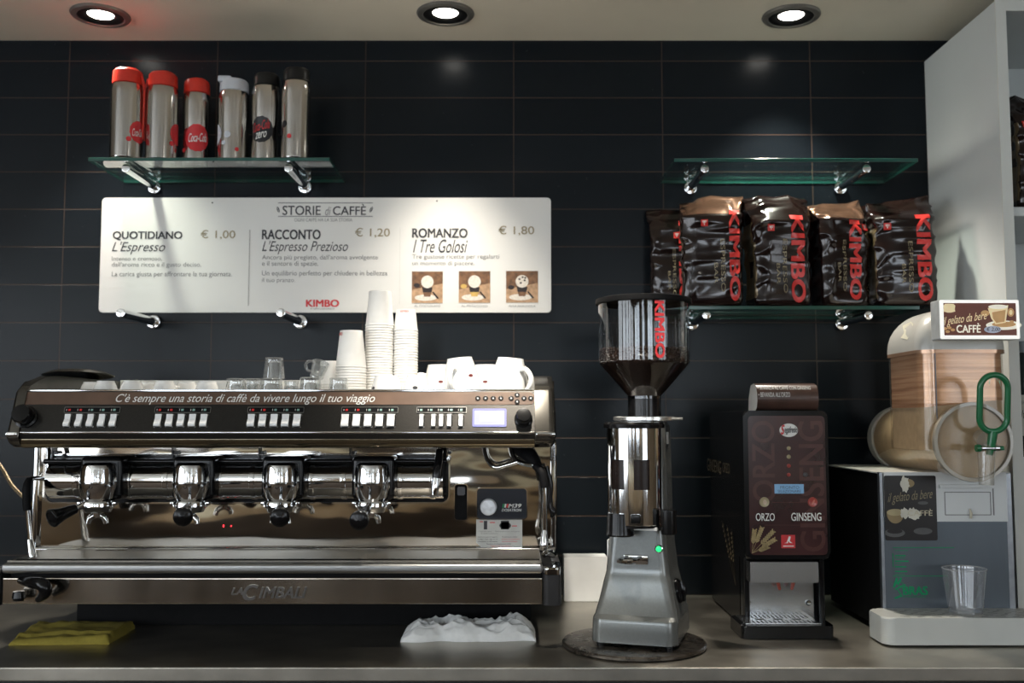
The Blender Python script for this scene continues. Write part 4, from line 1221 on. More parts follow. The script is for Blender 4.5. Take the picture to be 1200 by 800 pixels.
# ------------------------------------------------------------------ coffee grinder
GR = thing('coffee_grinder', 'grey coffee grinder with a clear bean hopper and chrome doser', 'coffee grinder', (0.270, 2.125, TOP_Z + .0105), R(-17))
bm = BM(); lathe(bm, [(0, 0), (.146, 0), (.149, .003), (.149, .007), (.146, .010), (0, .010)], T(0, 0, 0), 64)
dsk = obj('base_disc', bm, mat('grinder_disc_steel', (0.12, 0.105, 0.09), 0.28, 0.85, 0.5, 45, rvar=.1), None)
dsk.location = (0.253, 2.108, TOP_Z + .0003)
tag(dsk, 'round worn metal disc dusted with coffee under the grinder', 'disc')
GREY = mat('grinder_silver_grey', (0.20, 0.21, 0.205), 0.27, 0.5, 0.06, 200, coat=0.35)
def loft(bm, secs, n=10):
    """secs: (z, x half, y front, y back, corner radius, bulge)"""
    rings = []
    for z, a, yf, yb, rc, bul in secs:
        pl = rrect(-a, yf, a, yb, rc, n)
        ring = []
        for u, v in pl:
            fr = max(0, 1 - (v - yf) / .02)
            ring.append(bm.verts.new((u, v - bul * fr * (1 - (u / a) ** 2), z)))
        rings.append(ring)
    k = len(rings[0])
    for A, B in zip(rings, rings[1:]):
        for i in range(k): bm.faces.new((A[i], A[(i + 1) % k], B[(i + 1) % k], B[i]))
    bm.faces.new(rings[0][::-1]); bm.faces.new(rings[-1])
bm = BM()
loft(bm, [(.008, .088, -.093, .120, .022, .008), (.030, .088, -.0925, .120, .022, .008), (.048, .0870, -.0915, .119, .022, .009), (.054, .0865, -.0895, .118, .022, .009),
          (.060, .0845, -.078, .117, .022, -.014), (.080, .0800, -.067, .115, .021, -.008), (.100, .0755, -.060, .112, .020, -.003), (.122, .0710, -.055, .110, .020, 0), (.136, .0675, -.052, .110, .020, .0), (.141, .0665, -.050, .109, .02, 0),
          (.152, .0655, -.049, .108, .02, 0), (.200, .0605, -.047, .104, .02, 0), (.232, .0585, -.046, .102, .02, 0), (.238, .058, -.012, .102, .02, 0), (.420, .0565, -.012, .095, .025, 0), (.444, .055, -.010, .093, .025, 0), (.452, .050, -.004, .088, .025, 0)])
body = obj('body', bm, GREY, GR, local=True, ang=28)
for a in ((-.07, -.07), (.07, -.07), (.07, .09), (-.07, .09)):
    bm = BM(); cyl(bm, (*a, 0), (*a, .010), .010, n=16); obj('foot', bm, BLACK, GR, local=True)
# doser
DY = -.062
DR = .0555
bm = BM()
lathe(bm, [(0, .243), (DR - .002, .243), (DR, .245), (DR, .316)], T(0, DY, 0), 72)
lathe(bm, [(DR, .376), (DR, .4385), (0, .4385)], T(0, DY, 0), 72)
solid = [(R(258), R(279)), (R(313), R(585))]
for a0, a1 in solid:
    lathe(bm, [(DR, .316), (DR, .376)], T(0, DY, 0), max(4, int((a1 - a0) / .0873 + .5)), a0=a0, a1=a1)
ds = obj('doser', bm, mat('doser_chrome', (0.84, 0.84, 0.83), 0.07, 1, 0.02), GR, local=True)
bm = BM(); lathe(bm, [(DR - .0015, .310), (DR - .0015, .382)], T(0, DY, 0), 48); obj('doser_window', bm, mat('smoky_window', (0.012, 0.008, 0.007), 0.25, 0, .2, 60, spec=.25), ds, local=True)
bm = BM(); lathe(bm, [(.056, .4388), (.0625, .4395), (.063, .447), (.060, .4515), (.03, .4525), (0, .4525)], T(0, DY, 0), 48); obj('doser_lid', bm, BLACK, ds, local=True)
bm = BM(); lathe(bm, [(DR - .001, .2435), (DR - .001, .239), (0, .239)], T(0, DY, 0), 40); obj('doser_base', bm, BLACK, ds, local=True)
bm = BM(); lathe(bm, [(0, .222), (.027, .222), (.029, .225), (.028, .231), (.026, .268), (0, .268)], T(-.024, DY - .032, 0), 32)
box(bm, .002, .022, DY - .062, DY - .050, .250, .268, .003)
obj('outlet_chute', bm, BLACK, ds, local=True)
bm = BM(); box(bm, .000, .050, DY - .030, DY - .004, .2335, .2405, .001); obj('gap_light_strip', bm, mat('gap_light_white', (.75, .74, .70), .4), ds, local=True)  # pale strip standing in for light that shows through the gap
bm = BM(); cyl(bm, (.072, DY - .018, .226), (.072, DY - .018, .276), .0160, .0160, 28, bev=.003)
tube(bm, [(.048, DY - .01, .240), (.060, DY - .015, .238), (.068, DY - .018, .240)], .006, 10)
obj('dosing_lever', bm, BLACK, ds, local=True)
# fork
bm = BM()
for x in (-.022, .006):
    tube(bm, [(x + .010, -.046, .172), (x, -.066, .173), (x - .002, -.088, .174), (x - .004, -.104, .172)], [.0045, .005, .005, .004], 10)
box(bm, -.026, .026, -.056, -.044, .160, .180, .004)
tube(bm, [(-.028, -.098, .172), (-.006, -.106, .173), (.008, -.098, .173)], [.004, .006, .004], 10)
obj('portafilter_fork', bm, CHROME, GR, local=True)
bm = BM()
M = look((.047, -.0475, .193), (0, -1, 0))
lathe(bm, [(.0052, 0), (.0085, 0), (.0085, .003), (.0062, .0045), (.0052, .003)], M, 28)
lp = obj('pilot_light_ring', bm, CHROME, GR, local=True)
bm = BM(); lathe(bm, [(.0050, .0005), (.0050, .003), (0, .0045)], M, 20)
obj('pilot_lamp', bm, mat('green_lamp', (.01, .30, .08), .2, emit=(.02, 1, .25), estr=1.2), lp, local=True)
bm = BM()
M = look((.0745, .010, .100), (1, 0, .20))
lathe(bm, [(0, 0), (.026, 0), (.026, .006), (.020, .010), (0, .011)], M, 32)
tube(bm, [(.088, .010, .080), (.088, .010, .102), (.084, .010, .120)], [.004, .0065, .004], 10)
obj('grind_switch', bm, BLACK, GR, local=True)
bm = BM(); box(bm, .0560, .0572, .015, .038, .405, .430); obj('rating_label', bm, mat('label_silver', (.55, .56, .56), .4), GR, local=True)
bm = BM(); box(bm, -.0645, -.0620, -.030, .0, .160, .205); obj('side_label', bm, MATS['label_silver'], GR, local=True)
# collar, hopper
HX, HYY = .006, .036
zcn = Hz(464, 2.16) - (TOP_Z + .0105)
bm = BM(); lathe(bm, [(.030, .4535), (.0655, .4535), (.067, .455), (.067, .4615), (.0655, .463), (.030, .463)], T(HX, HYY, 0), 72)
bm.faces.ensure_lookup_table()
tube(bm, [(HX + .064, HYY - .01, .458), (HX + .084, HYY - .014, .4585)], .003, 8)
obj('adjustment_collar', bm, mat('collar_silver', (.78, .78, .76), .25, .9, .2, 300), GR, local=True)
bm = BM(); lathe(bm, [(.0355, .452), (.0355, zcn), (.030, zcn + .003), (0, zcn + .003)], T(HX, HYY, 0), 40); obj('hopper_neck', bm, BLACK, GR, local=True)
def grh(py): return Hz(py, 2.16) - (TOP_Z + .0105)
zc0, zc1, zc2 = grh(464), grh(426), grh(357)
hr = .0985
HOP = thin_glass('hopper_plastic', (0.70, 0.72, 0.74), ior=1.5, rough=.03, boost=1.7)
bm = BM()
lathe(bm, [(.036, zc0 - .006), (.036, zc0), (hr * .97, zc1 - .003), (hr, zc1 + .004), (hr, zc2)], T(HX, HYY, 0), 72)
hop = obj('bean_hopper', bm, HOP, GR, local=True)
bm = BM()
lathe(bm, [(hr, zc2 + .0), (hr + .005, zc2), (hr + .006, zc2 + .003), (hr + .005, zc2 + .011), (hr - .006, zc2 + .014), (0, zc2 + .014)], T(HX, HYY, 0), 64)
obj('hopper_lid', bm, MATTEBLACK, hop, local=True)
# bean mass with individual beans showing at its surface
BEAN = mat('roasted_beans', (0.028, 0.013, 0.008), 0.35, 0, 0.5, 300, coat=.3)
bm = BM()
zl_ = zc1 + .026
lathe(bm, [(.033, zc0 - .002), (hr * .94, zc1 - .004), (hr * .955, zc1 + .004), (hr * .955, zl_ - .004), (hr * .6, zl_ + .006), (0, zl_ + .010)], T(HX, HYY, 0), 64)
rng = random.Random(5)
def bean(bm, p, q):
    m = T(*p) @ q.to_matrix().to_4x4() @ Matrix.Diagonal((.0055, .004, .0030, 1))
    bmesh.ops.create_icosphere(bm, subdivisions=1, radius=1, matrix=m)
from mathutils import Quaternion
for i in range(520):
    a = rng.uniform(math.pi, 2 * math.pi) if i % 4 else rng.uniform(0, 2 * math.pi)
    z = rng.uniform(zc1, zl_ + .004)
    r_ = hr * .94
    if i % 5 == 0: r_ = hr * rng.uniform(.1, .9); z = zl_ + .008 - .012 * (r_ / hr) ** 2
    q = Quaternion((rng.gauss(0, 1), rng.gauss(0, 1), rng.gauss(0, 1), rng.gauss(0, 1))).normalized()
    bean(bm, (HX + r_ * math.cos(a), HYY + r_ * math.sin(a), z), q)
bo = obj('coffee_beans', bm, BEAN, hop, local=True, ang=80)
bo['kind'] = 'stuff'
f = wrap(HX, HYY, 0, hr, R(17 + 6))
text('brand_lettering', 'KIMBO', (.000, zc1 + .006, .021, zc2 - .002), f, RED, hop, local=True, d=.0012, rot=-90, bold=.04, grid=.006)

# ------------------------------------------------------------------ barley and ginseng coffee dispenser
SFY = 2.22
sx_0, sx_1 = Xx(874, 570, SFY), Xx(969, 570, SFY)
sz0, sz1 = Hz(655, SFY), Hz(481, SFY)
SG = thing('hot_drink_dispenser', 'slim black and burgundy barley and ginseng drink dispenser beside the grinder', 'drinks machine', ((sx_0 + sx_1) / 2, 2.42, TOP_Z))
bm = BM()
box(bm, sx_0, sx_1, SFY + .012, 2.62, sz0 - .004, sz1, .006)
box(bm, sx_0, sx_1, 2.285, 2.62, TOP_Z + .004, sz0, .004)
box(bm, sx_0, sx_0 + .012, SFY + .03, 2.30, TOP_Z + .004, sz0, .003)
box(bm, sx_1 - .012, sx_1, SFY + .03, 2.30, TOP_Z + .004, sz0, .003)
case = obj('casing', bm, BLACK, SG)
SFm = Frame((0, SFY, 0))
BURG = mat('burgundy_door', (0.050, 0.016, 0.016), 0.22, 0, 0.35, 9, coat=0.5)
bm = BM()
r = SFm.rect(873.5, 655, 969.5, 481)
prism(bm, rrect(*r, .012), SFm.P, -.012, 0, .004, 0, 3)
dr = obj('door', bm, BLACK, SG)
bm = BM()
r = SFm.rect(879, 650, 966, 487)
prism(bm, rrect(*r, .009), SFm.P, 0, .0012, .0005)
obj('printed_panel', bm, BURG, dr)
GH = mat('ghost_letter', (0.085, 0.030, 0.026), 0.25, 0, .1, 40, coat=.4)
text('ghost_lettering', 'ORZO', SFm.rect(882, 588, 907, 493), SFm.P, GH, dr, d=.0016, rot=90, bold=.02)
text('ghost_lettering', 'GINSENG', SFm.rect(938, 646, 964, 493), SFm.P, GH, dr, d=.0016, rot=90, bold=.02)
text('drink_name_text', 'ORZO', SFm.rect(885.5, 610, 907.5, 601), SFm.P, WPRINT, dr, d=.0022, bold=.012)
text('drink_name_text', 'GINSENG', SFm.rect(927, 610, 962, 600.5), SFm.P, WPRINT, dr, d=.0022, bold=.012)
bm = BM()
cu, cv = SFm.hit(924, 504)
prism(bm, ell(cu, cv, .0205, .0148, 36), SFm.P, .001, .0022, .0004, 0)
ov = obj('oval_badge', bm, WPRINT, dr)
text('badge_text', 'S', SFm.rect(914.5, 509, 919, 497.5), SFm.P, RED, ov, d=.0032, bold=.05, shear=.3)
text('badge_text', 'egafredo', SFm.rect(919, 509, 934, 499.5), SFm.P, INK, ov, d=.0032, bold=.02, shear=.2)
KN = [mat('cream_button', (.45, .38, .22), .3, .2, .1, 60, coat=.5), mat('red_button', (.42, .06, .045), .3, 0, .1, 60, coat=.5), mat('grey_button', (.10, .09, .09), .3)]
for px, py, rr, mi in ((924, 525, .0040, 0), (924, 535, .0042, 0), (924, 545.5, .0040, 1), (924, 556, .0038, 1), (943.5, 556, .0044, 2), (895.5, 588, .0098, 0), (952, 588, .0096, 1)):
    cu, cv = SFm.hit(px, py)
    bm = BM()
    big = rr > .006
    lathe(bm, [(rr * 1.12, 0), (rr * 1.1, .002), (rr * .95, .0035), (rr * .5, .0045 if not big else .003), (0, .005 if not big else .003)], look(SFm.P(cu, cv, .001), SFm.n), 32)
    b = obj('push_button', bm, KN[mi], dr)
    if big:
        bm = BM(); pts = [(cu + rr * .6 * math.cos(a) * (.45 if mi else .7) + rr * .3 * math.sin(a) * (1 if mi else 0), cv + rr * .6 * math.sin(a)) for a in [2 * math.pi * i / 20 for i in range(20)]]
        flat(bm, pts, SFm.P, .0066)
        obj('button_print', bm, mat('pale_button_print', (.62, .50, .36), .4) if not mi else mat('pink_button_print', (.60, .20, .15), .4), b)
bm = BM()
r = SFm.rect(907.5, 578, 941.5, 567)
prism(bm, rrect(*r, 0), SFm.P, .001, .0022, .0003)
lc = obj('lcd_display', bm, mat('lcd_blue', (.08, .16, .26), .2, emit=(.16, .30, .46), estr=.45), dr)
text('lcd_text', 'PRONTO', SFm.rect(914, 572.5, 936, 569), SFm.P, INK, lc, d=.003)
text('lcd_text', 'SELEZIONARE', SFm.rect(911, 577, 938, 573.7), SFm.P, INK, lc, d=.003)
bm = BM()
flat(bm, rrect(*SFm.rect(905, 588.6, 943, 588), 0), SFm.P, .0018)
flat(bm, rrect(*SFm.rect(896, 615.2, 953, 614.6), 0), SFm.P, .0018)
obj('divider_line', bm, GH, dr)
bm = BM()
r = SFm.rect(915.5, 642, 931.5, 626.5)
prism(bm, rrect(*r, 0), SFm.P, .001, .0020, .0003, 0)
W = r[2] - r[0]
P2 = lambda u, v: (r[0] + u * W, r[1] + v * W)
flat(bm, [P2(.35, .35), P2(.55, .85), P2(.68, .82), P2(.60, .5), P2(.80, .36), P2(.6, .38), P2(.5, .5)], SFm.P, .0026, 1)
flat(bm, [P2(.12, .12), P2(.88, .12), P2(.88, .19), P2(.12, .19)], SFm.P, .0026, 1)
flat(bm, [P2(.2, .36), P2(.5, .44), P2(.46, .36)], SFm.P, .0026, 1)
obj('square_logo', bm, [RED, WPRINT], dr)
WH = mat('wheat_print', (.36, .27, .12), .45, 0, .25, 200)
def wheat(bm, fr, stems, d):
    for (x0, y0, x1, y1) in stems:
        p0 = Vector(fr.hit(x0, y0)); p1 = Vector(fr.hit(x1, y1))
        dv = p1 - p0; ln = dv.length; dv.normalize(); nv = Vector((-dv.y, dv.x))
        flat(bm, [tuple(p0 - nv * .0004), tuple(p0 + nv * .0004), tuple(p1 + nv * .0004), tuple(p1 - nv * .0004)], fr.P, d)
        for i in range(7):
            c = p0 + dv * ln * (.42 + .08 * i)
            for s in (-1, 1):
                a = (dv * .8 + nv * s * .55).normalized(); b = Vector((-a.y, a.x))
                q = c + a * .004
                flat(bm, [tuple(q + a * .0048 * math.cos(t) + b * .0017 * math.sin(t)) for t in [2 * math.pi * j / 10 for j in range(10)]], fr.P, d + .0002 + .0001 * s)
bm = BM(); wheat(bm, SFm, [(881, 648, 884, 620), (881, 648, 893, 617), (881, 648, 907, 621), (881, 648, 909, 631), (881, 648, 900, 640)], .0018)
obj('wheat_print', bm, WH, dr)
# left flank print
SL = Frame((sx_0 - .0006, SFY, 0), (0, -1, 0), (0, 0, 1))
text('ghost_lettering', 'GINSENG', SL.rect(829, 551, 845, 540), SL.P, mat('dim_gold', (.085, .07, .045), .4), case, d=.0004)
text('ghost_lettering', 'ORZO', SL.rect(847, 553, 855, 543), SL.P, MATS['dim_gold'], case, d=.0004)
bm = BM(); wheat(bm, SL, [(862, 686, 846, 610), (862, 686, 852, 615), (862, 686, 857, 620)], .0004); obj('wheat_print', bm, mat('dim_wheat', (.12, .09, .045), .45), case)
bm = BM()
r = SFm.rect(878, 681.5, 957, 657.5)
prism(bm, rrect(*r, .002), SFm.P, -.03, .012, .002)
sp_ = obj('spout_cover', bm, mat('spout_steel', (.60, .60, .59), .24, 1, .05, 30, stretch=(1, 1, .1)), SG)
SBf = Frame((0, 2.275, 0))
bm = BM(); r = SBf.rect(870, 727, 953, 678); prism(bm, rrect(*r, .002), SBf.P, -.004, 0, .0008)
bpn = obj('splash_plate', bm, mat('splash_steel', (.58, .60, .62), .2, 1, .08, 20), SG)
for px in (877, 947):
    cu, cv = SBf.hit(px, 706)
    bm = BM(); lathe(bm, [(.0062, 0), (.0062, .003), (.004, .006), (0, .0065)], look(SBf.P(cu, cv, 0), SBf.n), 20); obj('screw_knob', bm, CHROME, bpn)
for px in (911, 930):
    bm = BM(); p = at(px, 680, 2.25); tube(bm, [p + Vector((0, 0, .004)), p + Vector((.002 if px < 920 else -.002, 0, -.008)), p + Vector((.005 if px < 920 else -.005, 0, -.02))], [.0045, .0042, .003], 10)
    obj('nozzle', bm, mat('red_nozzle', (.35, .07, .05), .3), SG)
bm = BM()
tx0, tx1 = Xx(866, 735, 2.19), Xx(974, 735, 2.19)
prism(bm, rrect(tx0, 2.165, tx1, 2.285, .012), lambda u, v, d: Vector((u, v, d)), TOP_Z + .001, TOP_Z + .028, .004)
dt2 = obj('drip_tray', bm, BLACK, SG)
bm = BM()
gx0, gx1 = tx0 + .012, tx1 - .024
box(bm, gx0, gx1, 2.180, 2.274, TOP_Z + .0275, TOP_Z + .0305, .001)
gr_ = obj('drip_grid', bm, mat('grid_steel', (.62, .63, .64), .25, 1, .08, 30), dt2)
bm = BM()
for i in range(16):
    x = gx0 + .012 + i * (gx1 - gx0 - .024) / 15
    for y0, y1 in ((2.186, 2.212), (2.238, 2.268)): box(bm, x - .0013, x + .0013, y0, y1, TOP_Z + .0304, TOP_Z + .0308)
for u in (.25, .5, .75):
    x = gx0 + (gx1 - gx0) * u
    box(bm, x - .010, x + .010, 2.221, 2.229, TOP_Z + .0304, TOP_Z + .0308)
obj('grid_slots', bm, MATTEBLACK, gr_)
# folded leaflet on top
lx0, lx1 = Xx(884, 460, 2.27), Xx(955, 460, 2.27)
zz0 = sz1 + .0005
arc = [(2.262, 0), (2.250, .006), (2.243, .022), (2.245, .040), (2.255, .056), (2.275, .062), (2.305, .058), (2.325, .030), (2.330, 0)]
bm = BM()
prism(bm, [(y, zz0 + z) for y, z in arc], yzx, lx0, lx1)
lf = obj('printed_leaflet', bm, [mat('leaflet_brown', (.075, .04, .03), .3, 0, .3, 20, coat=.3), PAPER], None, ang=60)
bm2 = bmesh.new(); bm2.from_mesh(lf.data)
for f_ in bm2.faces:
    if f_.normal.x < -.9: f_.material_index = 1
bm2.to_mesh(lf.data); bm2.free()
tag(lf, 'rolled brown leaflet with white end standing on the drink dispenser', 'leaflet')
LF = Frame((0, 2.2425, 0))
lm = bmesh.new(); lm.from_mesh(lf.data); lm.transform(T(*lf.location)); lft = BVHTree.FromBMesh(lm); lm.free()
def on_leaflet(u, v, d):
    h_ = lft.ray_cast(Vector((u, 1.5, v)), Vector((0, 1, 0)))
    return h_[0] + h_[1] * (d if h_[1].y < 0 else -d) if h_[0] else Vector((u, 2.26, v))
text('leaflet_text', '• BEVANDA AL CAFFÈ CON GINSENG', LF.rect(889, 456.5, 951, 451.5), on_leaflet, WPRINT, lf, d=.001, grid=.004)
text('leaflet_text', "• BEVANDA ALL'ORZO", LF.rect(889, 465, 926, 459.5), on_leaflet, WPRINT, lf, d=.001, grid=.004)

# ------------------------------------------------------------------ coffee granita dispenser
GX0, GX1 = .806, 1.093
GFY, GBY = 2.20, 2.56
gz1 = Hz(553, GFY)
GD = thing('granita_dispenser', 'granita dispenser with a clear tank of coffee slush and green tap', 'drinks machine', ((GX0 + GX1) / 2, 2.36, TOP_Z))
bm = BM()
box(bm, GX0, GX1, GFY + .004, GBY, TOP_Z + .012, gz1 - .004, .002)
hs_ = obj('housing', bm, MATTEBLACK, GD)
bm = BM(); box(bm, GX0 - .001, GX1 + .001, GFY + .002, GBY, gz1 - .004, gz1, .0015); obj('top_plate', bm, mat('offwhite_plate', (.62, .62, .58), .35), GD)
GF = Frame((0, GFY, 0))
ST2 = mat('bluegrey_steel', (0.12, 0.14, 0.16), 0.40, 0.8, 0.08, 12, stretch=(1, 1, .2))
WPL = mat('white_plate_grey', (0.64, 0.66, 0.66), 0.35, 0, 0.04, 8)
bm = BM(); r = GF.rect(1037, 713, 1187, 606); prism(bm, rrect(*r, 0), GF.P, -.005, 0, .0008); lowp = obj('lower_front_plate', bm, ST2, GD)
bm = BM(); r = GF.rect(1037, 611, 1179, 553); prism(bm, rrect(*r, 0), GF.P, -.005, .0012, .0006); upp = obj('upper_front_plate', bm, WPL, GD)
bm = BM(); box(bm, GX0 - .0012, GX0 + .006, GFY - .002, GFY + .012, TOP_Z + .03, gz1, .0015); box(bm, GX1 - .012, GX1 + .001, GFY - .001, GFY + .012, TOP_Z + .03, gz1 - .002, .0015)
obj('corner_strip', bm, mat('corner_steel', (.34, .36, .39), .35, .9), GD)
bm = BM()
ro = GF.rect(1107, 603.5, 1160.5, 576); hoop(bm, rrect(*ro, .001), rrect(ro[0] + .0018, ro[1] + .0018, ro[2] - .0018, ro[3] - .0018, .001), GF.P, .001, .0018, 0)
flat(bm, rrect(*GF.rect(1163.5, 603.5, 1164, 572), 0), GF.P, .0016, 0)
dd_ = obj('flap_outline', bm, GREYINK, upp)
bm = BM(); cu, cv = GF.hit(1136, 601)
tube(bm, [GF.P(cu, cv + .009, .003), GF.P(cu, cv, .008), GF.P(cu + .001, cv - .010, .004)], [.0015, .0030, .0028], 10)
obj('flap_latch', bm, mat('latch_cream', (.62, .58, .46), .4), upp)
bm = BM(); r = GF.rect(1099, 571.5, 1150, 567.5)
box(bm, r[0], r[2], GFY - .010, GFY - .001, r[1], r[3], .001); obj('drip_ledge', bm, WPL, upp)
# torn sticker
bm = BM(); r = GF.rect(1037.5, 633, 1096, 557); prism(bm, rrect(*r, .004), GF.P, .0012, .0020, .0002)
stc = obj('cafe_sticker', bm, mat('sticker_black', (.012, .010, .010), .3), GD)
def sp2(bm, px, py, rx, ry, mi, d=.0026, a0=0, a1=360, wob=0, seed=1):
    cu, cv = GF.hit(px, py); cu2, _ = GF.hit(px + rx, py); _, cv2 = GF.hit(px, py - ry)
    ru, rv = cu2 - cu, cv2 - cv
    rr_ = random.Random(seed)
    pts = ell(cu, cv, ru, rv, 24 if a1 - a0 >= 360 else 16, a0, a1)
    if wob: pts = [(cu + (u - cu) * (1 + rr_.uniform(-wob, wob)), cv + (v - cv) * (1 + rr_.uniform(-wob, wob))) for u, v in pts]
    flat(bm, pts, GF.P, d, mi)
PCG = mat('print_coffee_gold', (.26, .19, .09), .4); TORN = mat('torn_paper', (.62, .60, .52), .7); PDG = mat('print_dim_grey', (.09, .09, .09), .4)
bm = BM(); sp2(bm, 1048, 624, 12, 5, 3); sp2(bm, 1048, 622, 9, 3, 0, .0028)
sp2(bm, 1048.5, 601, 10, 12, 1, .0029, 180, 360); sp2(bm, 1048.5, 600, 10, 4, 4, .0031)
obj('cup_print', bm, [stc.data.materials[0], PCG, TORN, PDG, mat('print_crema', (.40, .33, .18), .4)], stc)
for args, m_ in (((1081, 622, 11, 4, 0, .0027), PDG), ((1081, 589, 6, 2, 0, .0027), PDG), ((1064, 566, 7, 5, 0, .0027), PCG)):
    bm = BM(); sp2(bm, *args); obj('faded_print', bm, m_, stc)
for args, sd in (((1060, 567, 5, 9, 0, .0030), 4), ((1070, 602, 8, 7, 0, .0030), 7), ((1059, 601, 5, 6, 0, .0032), 8)):
    bm = BM(); sp2(bm, *args, wob=.25, seed=sd); obj('torn_patch', bm, TORN, stc)
text('sticker_script', 'il gelato da bere', GF.rect(1040, 589, 1092, 575), lambda u, v, d: GF.P(u, v + (u - r[0] - .06) * .10, d), GOLDINK, stc, d=.0027, shear=.4, bold=-.01)
text('sticker_text', 'CAFFÈ', GF.rect(1063, 604, 1092, 596), GF.P, mat('cream_print', (.55, .50, .36), .4), stc, d=.0028, bold=.01)
GRN = mat('green_print', (.012, .26, .11), .6, spec=.2)
text('maker_lettering', 'BRAS', GF.rect(1058, 697, 1087, 686.5), GF.P, GRN, lowp, d=.0010, bold=.05)
text('maker_subtext', 'INTERNATIONAL', GF.rect(1058, 700, 1085, 698), GF.P, GRN, lowp, d=.0010)
bm = BM()
def strip(x0, y0, x1, y1): flat(bm, rrect(*GF.rect(x0, y1, x1, y0), 0), GF.P, .0010)
strip(1046, 641, 1118, 641.8); strip(1046, 674.3, 1110, 675.1); strip(1046, 648, 1046.6, 664)
for y, x in ((644.5, 1064), (650, 1061), (653, 1060), (656.5, 1064.5), (659.5, 1056), (663, 1062), (668.5, 1063), (672.5, 1060)): strip(1048.5, y, x, y + (1.6 if int(y) in (650, 656, 663, 668) else .7))
rib = lambda pts, wd: [flat(bm, [GF.hit(a[0], a[1]), GF.hit(b[0], b[1]), GF.hit(b[0] + wd, b[1] + wd * .6), GF.hit(a[0] + wd, a[1] + wd * .6)], GF.P, .0010 + .0001 * i) for i, (a, b) in enumerate(zip(pts, pts[1:]))]
rib([(1041, 680), (1047, 683), (1054, 680), (1058, 684)], 2.4)
rib([(1050, 676), (1046, 687), (1051, 690), (1055, 697), (1047, 700)], 2.5)
rib([(1043, 686), (1048, 690), (1053, 687), (1060, 684)], 2.0); rib([(1055, 676), (1051, 684), (1057, 690)], 2.2)
obj('jester_mark', bm, GRN, lowp)
# drip tray
ty1 = GFY - .001
tz = Hz(722, 2.11)
tX0, tX1 = .768, 1.135
bm = BM()
prism(bm, rrect(tX0, 2.092, tX1, GFY - .0005, .024), lambda u, v, d: Vector((u, v, d)), TOP_Z + .004, tz, .0045, 0, 3)
gt = obj('drip_tray', bm, mat('tray_white', (.56, .57, .54), .35, 0, .04, 10), GD)
bm = BM()
for i in range(9):
    for j in range(5):
        cx = tX0 + .05 + i * .033 + (j % 2) * .016; cy = 2.108 + j * .018
        a = R(35 if (i + j) % 2 else -35)
        pts = [(cx + math.cos(a) * u - math.sin(a) * v, cy + (math.sin(a) * u + math.cos(a) * v) * .6) for u, v in rrect(-.011, -.002, .011, .002, .0018, 3)]
        flat(bm, pts, lambda u, v, d: Vector((u, v, d)), tz + .0004)
obj('tray_slots', bm, mat('slot_dark', (.05, .05, .045), .6), gt)
for x in (GX0 + .03, GX1 - .03):
    for y in (2.24, 2.52):
        bm = BM(); cyl(bm, (x, y, TOP_Z + .0005), (x, y, TOP_Z + .013), .014, n=16); obj('foot', bm, MATTEBLACK, GD)
bm = BM(); p = at(1021, 719, 2.24); box(bm, GX0 - .008, GX0 - .0005, 2.235, 2.249, p.z - .008, p.z + .010, .002); obj('side_screw', bm, mat('screw_white', (.7, .69, .62), .4), GD)
# tank
GXc = .985
bc = at(1147.5, 518, 2.085)
br_ = .0775
bxc = bc.x
TANK = thin_glass('tank_plastic', (0.92, 0.90, 0.86), ior=1.4, rough=.06, boost=1.0, haze=.02, hcol=(.75, .70, .62))
SL_ = mat('coffee_slush', (0.55, 0.40, 0.25), 0.5, 0, 0.10, 60, bump=.05, coat=.3)
bm = BM()
Mb = look((bxc, 2.115, bc.z), (0, 1, 0))
lathe(bm, [(0, 0), (br_ * .995, 0), (br_, .004), (br_, .37)], Mb, 64)
brl = obj('barrel', bm, TANK, GD)
bm = BM(); lathe(bm, [(0, .0), (br_ * .975, 0), (br_ * .975, .366), (0, .366)], look((bxc, 2.118, bc.z), (0, 1, 0)), 56); obj('barrel_slush', bm, SL_, brl, label='tan coffee slush in the barrel')
bm = BM(); lathe(bm, [(br_ * .99, 0), (br_ + .006, 0), (br_ + .007, .004), (br_ + .006, .012), (br_ * .99, .012)], look((bxc, 2.108, bc.z), (0, 1, 0)), 64)
obj('front_ring', bm, mat('tank_ring_clear', (.40, .36, .29), .12, 0, .06, 30, coat=.6), brl)
bm = BM(); lathe(bm, [(0, 0), (br_ + .002, 0), (br_ + .004, .006), (br_ + .002, .032), (0, .032)], look((bxc, 2.485, bc.z), (0, 1, 0)), 48)
obj('rear_flange', bm, mat('flange_white', (.50, .48, .43), .4), brl)
bm = BM(); lathe(bm, [(0, 0), (br_ * .97, 0), (br_ * .97, .004), (0, .005)], look((bxc, 2.1095, bc.z), (0, 1, 0)) , 56)
obj('front_disc', bm, thin_glass('disc_clear', (.93, .92, .90), ior=1.3, rough=.05, boost=.4, haze=.02, hcol=(.7, .65, .55)), brl)
tx_0, tx_1 = Xx(1075.5, 440, 2.17), Xx(1177, 440, 2.17)
TYB = 2.36
zlid = Hz(408, 2.17); zliq = Hz(474, 2.17); zbar = bc.z - .02
def up(u, v, d): return Vector((u, v, d))
bm = BM()
o_ = rrect(tx_0, 2.150, tx_1, TYB, .032, 8)
i_ = rrect(tx_0 + .003, 2.153, tx_1 - .003, TYB - .003, .030, 8)
A = [bm.verts.new(Vector((u, v, zbar))) for u, v in o_]; B = [bm.verts.new(Vector((u, v, zlid))) for u, v in o_]
for i in range(len(o_)): bm.faces.new((A[i], A[(i + 1) % len(o_)], B[(i + 1) % len(o_)], B[i]))
tk = obj('tank', bm, TANK, GD)
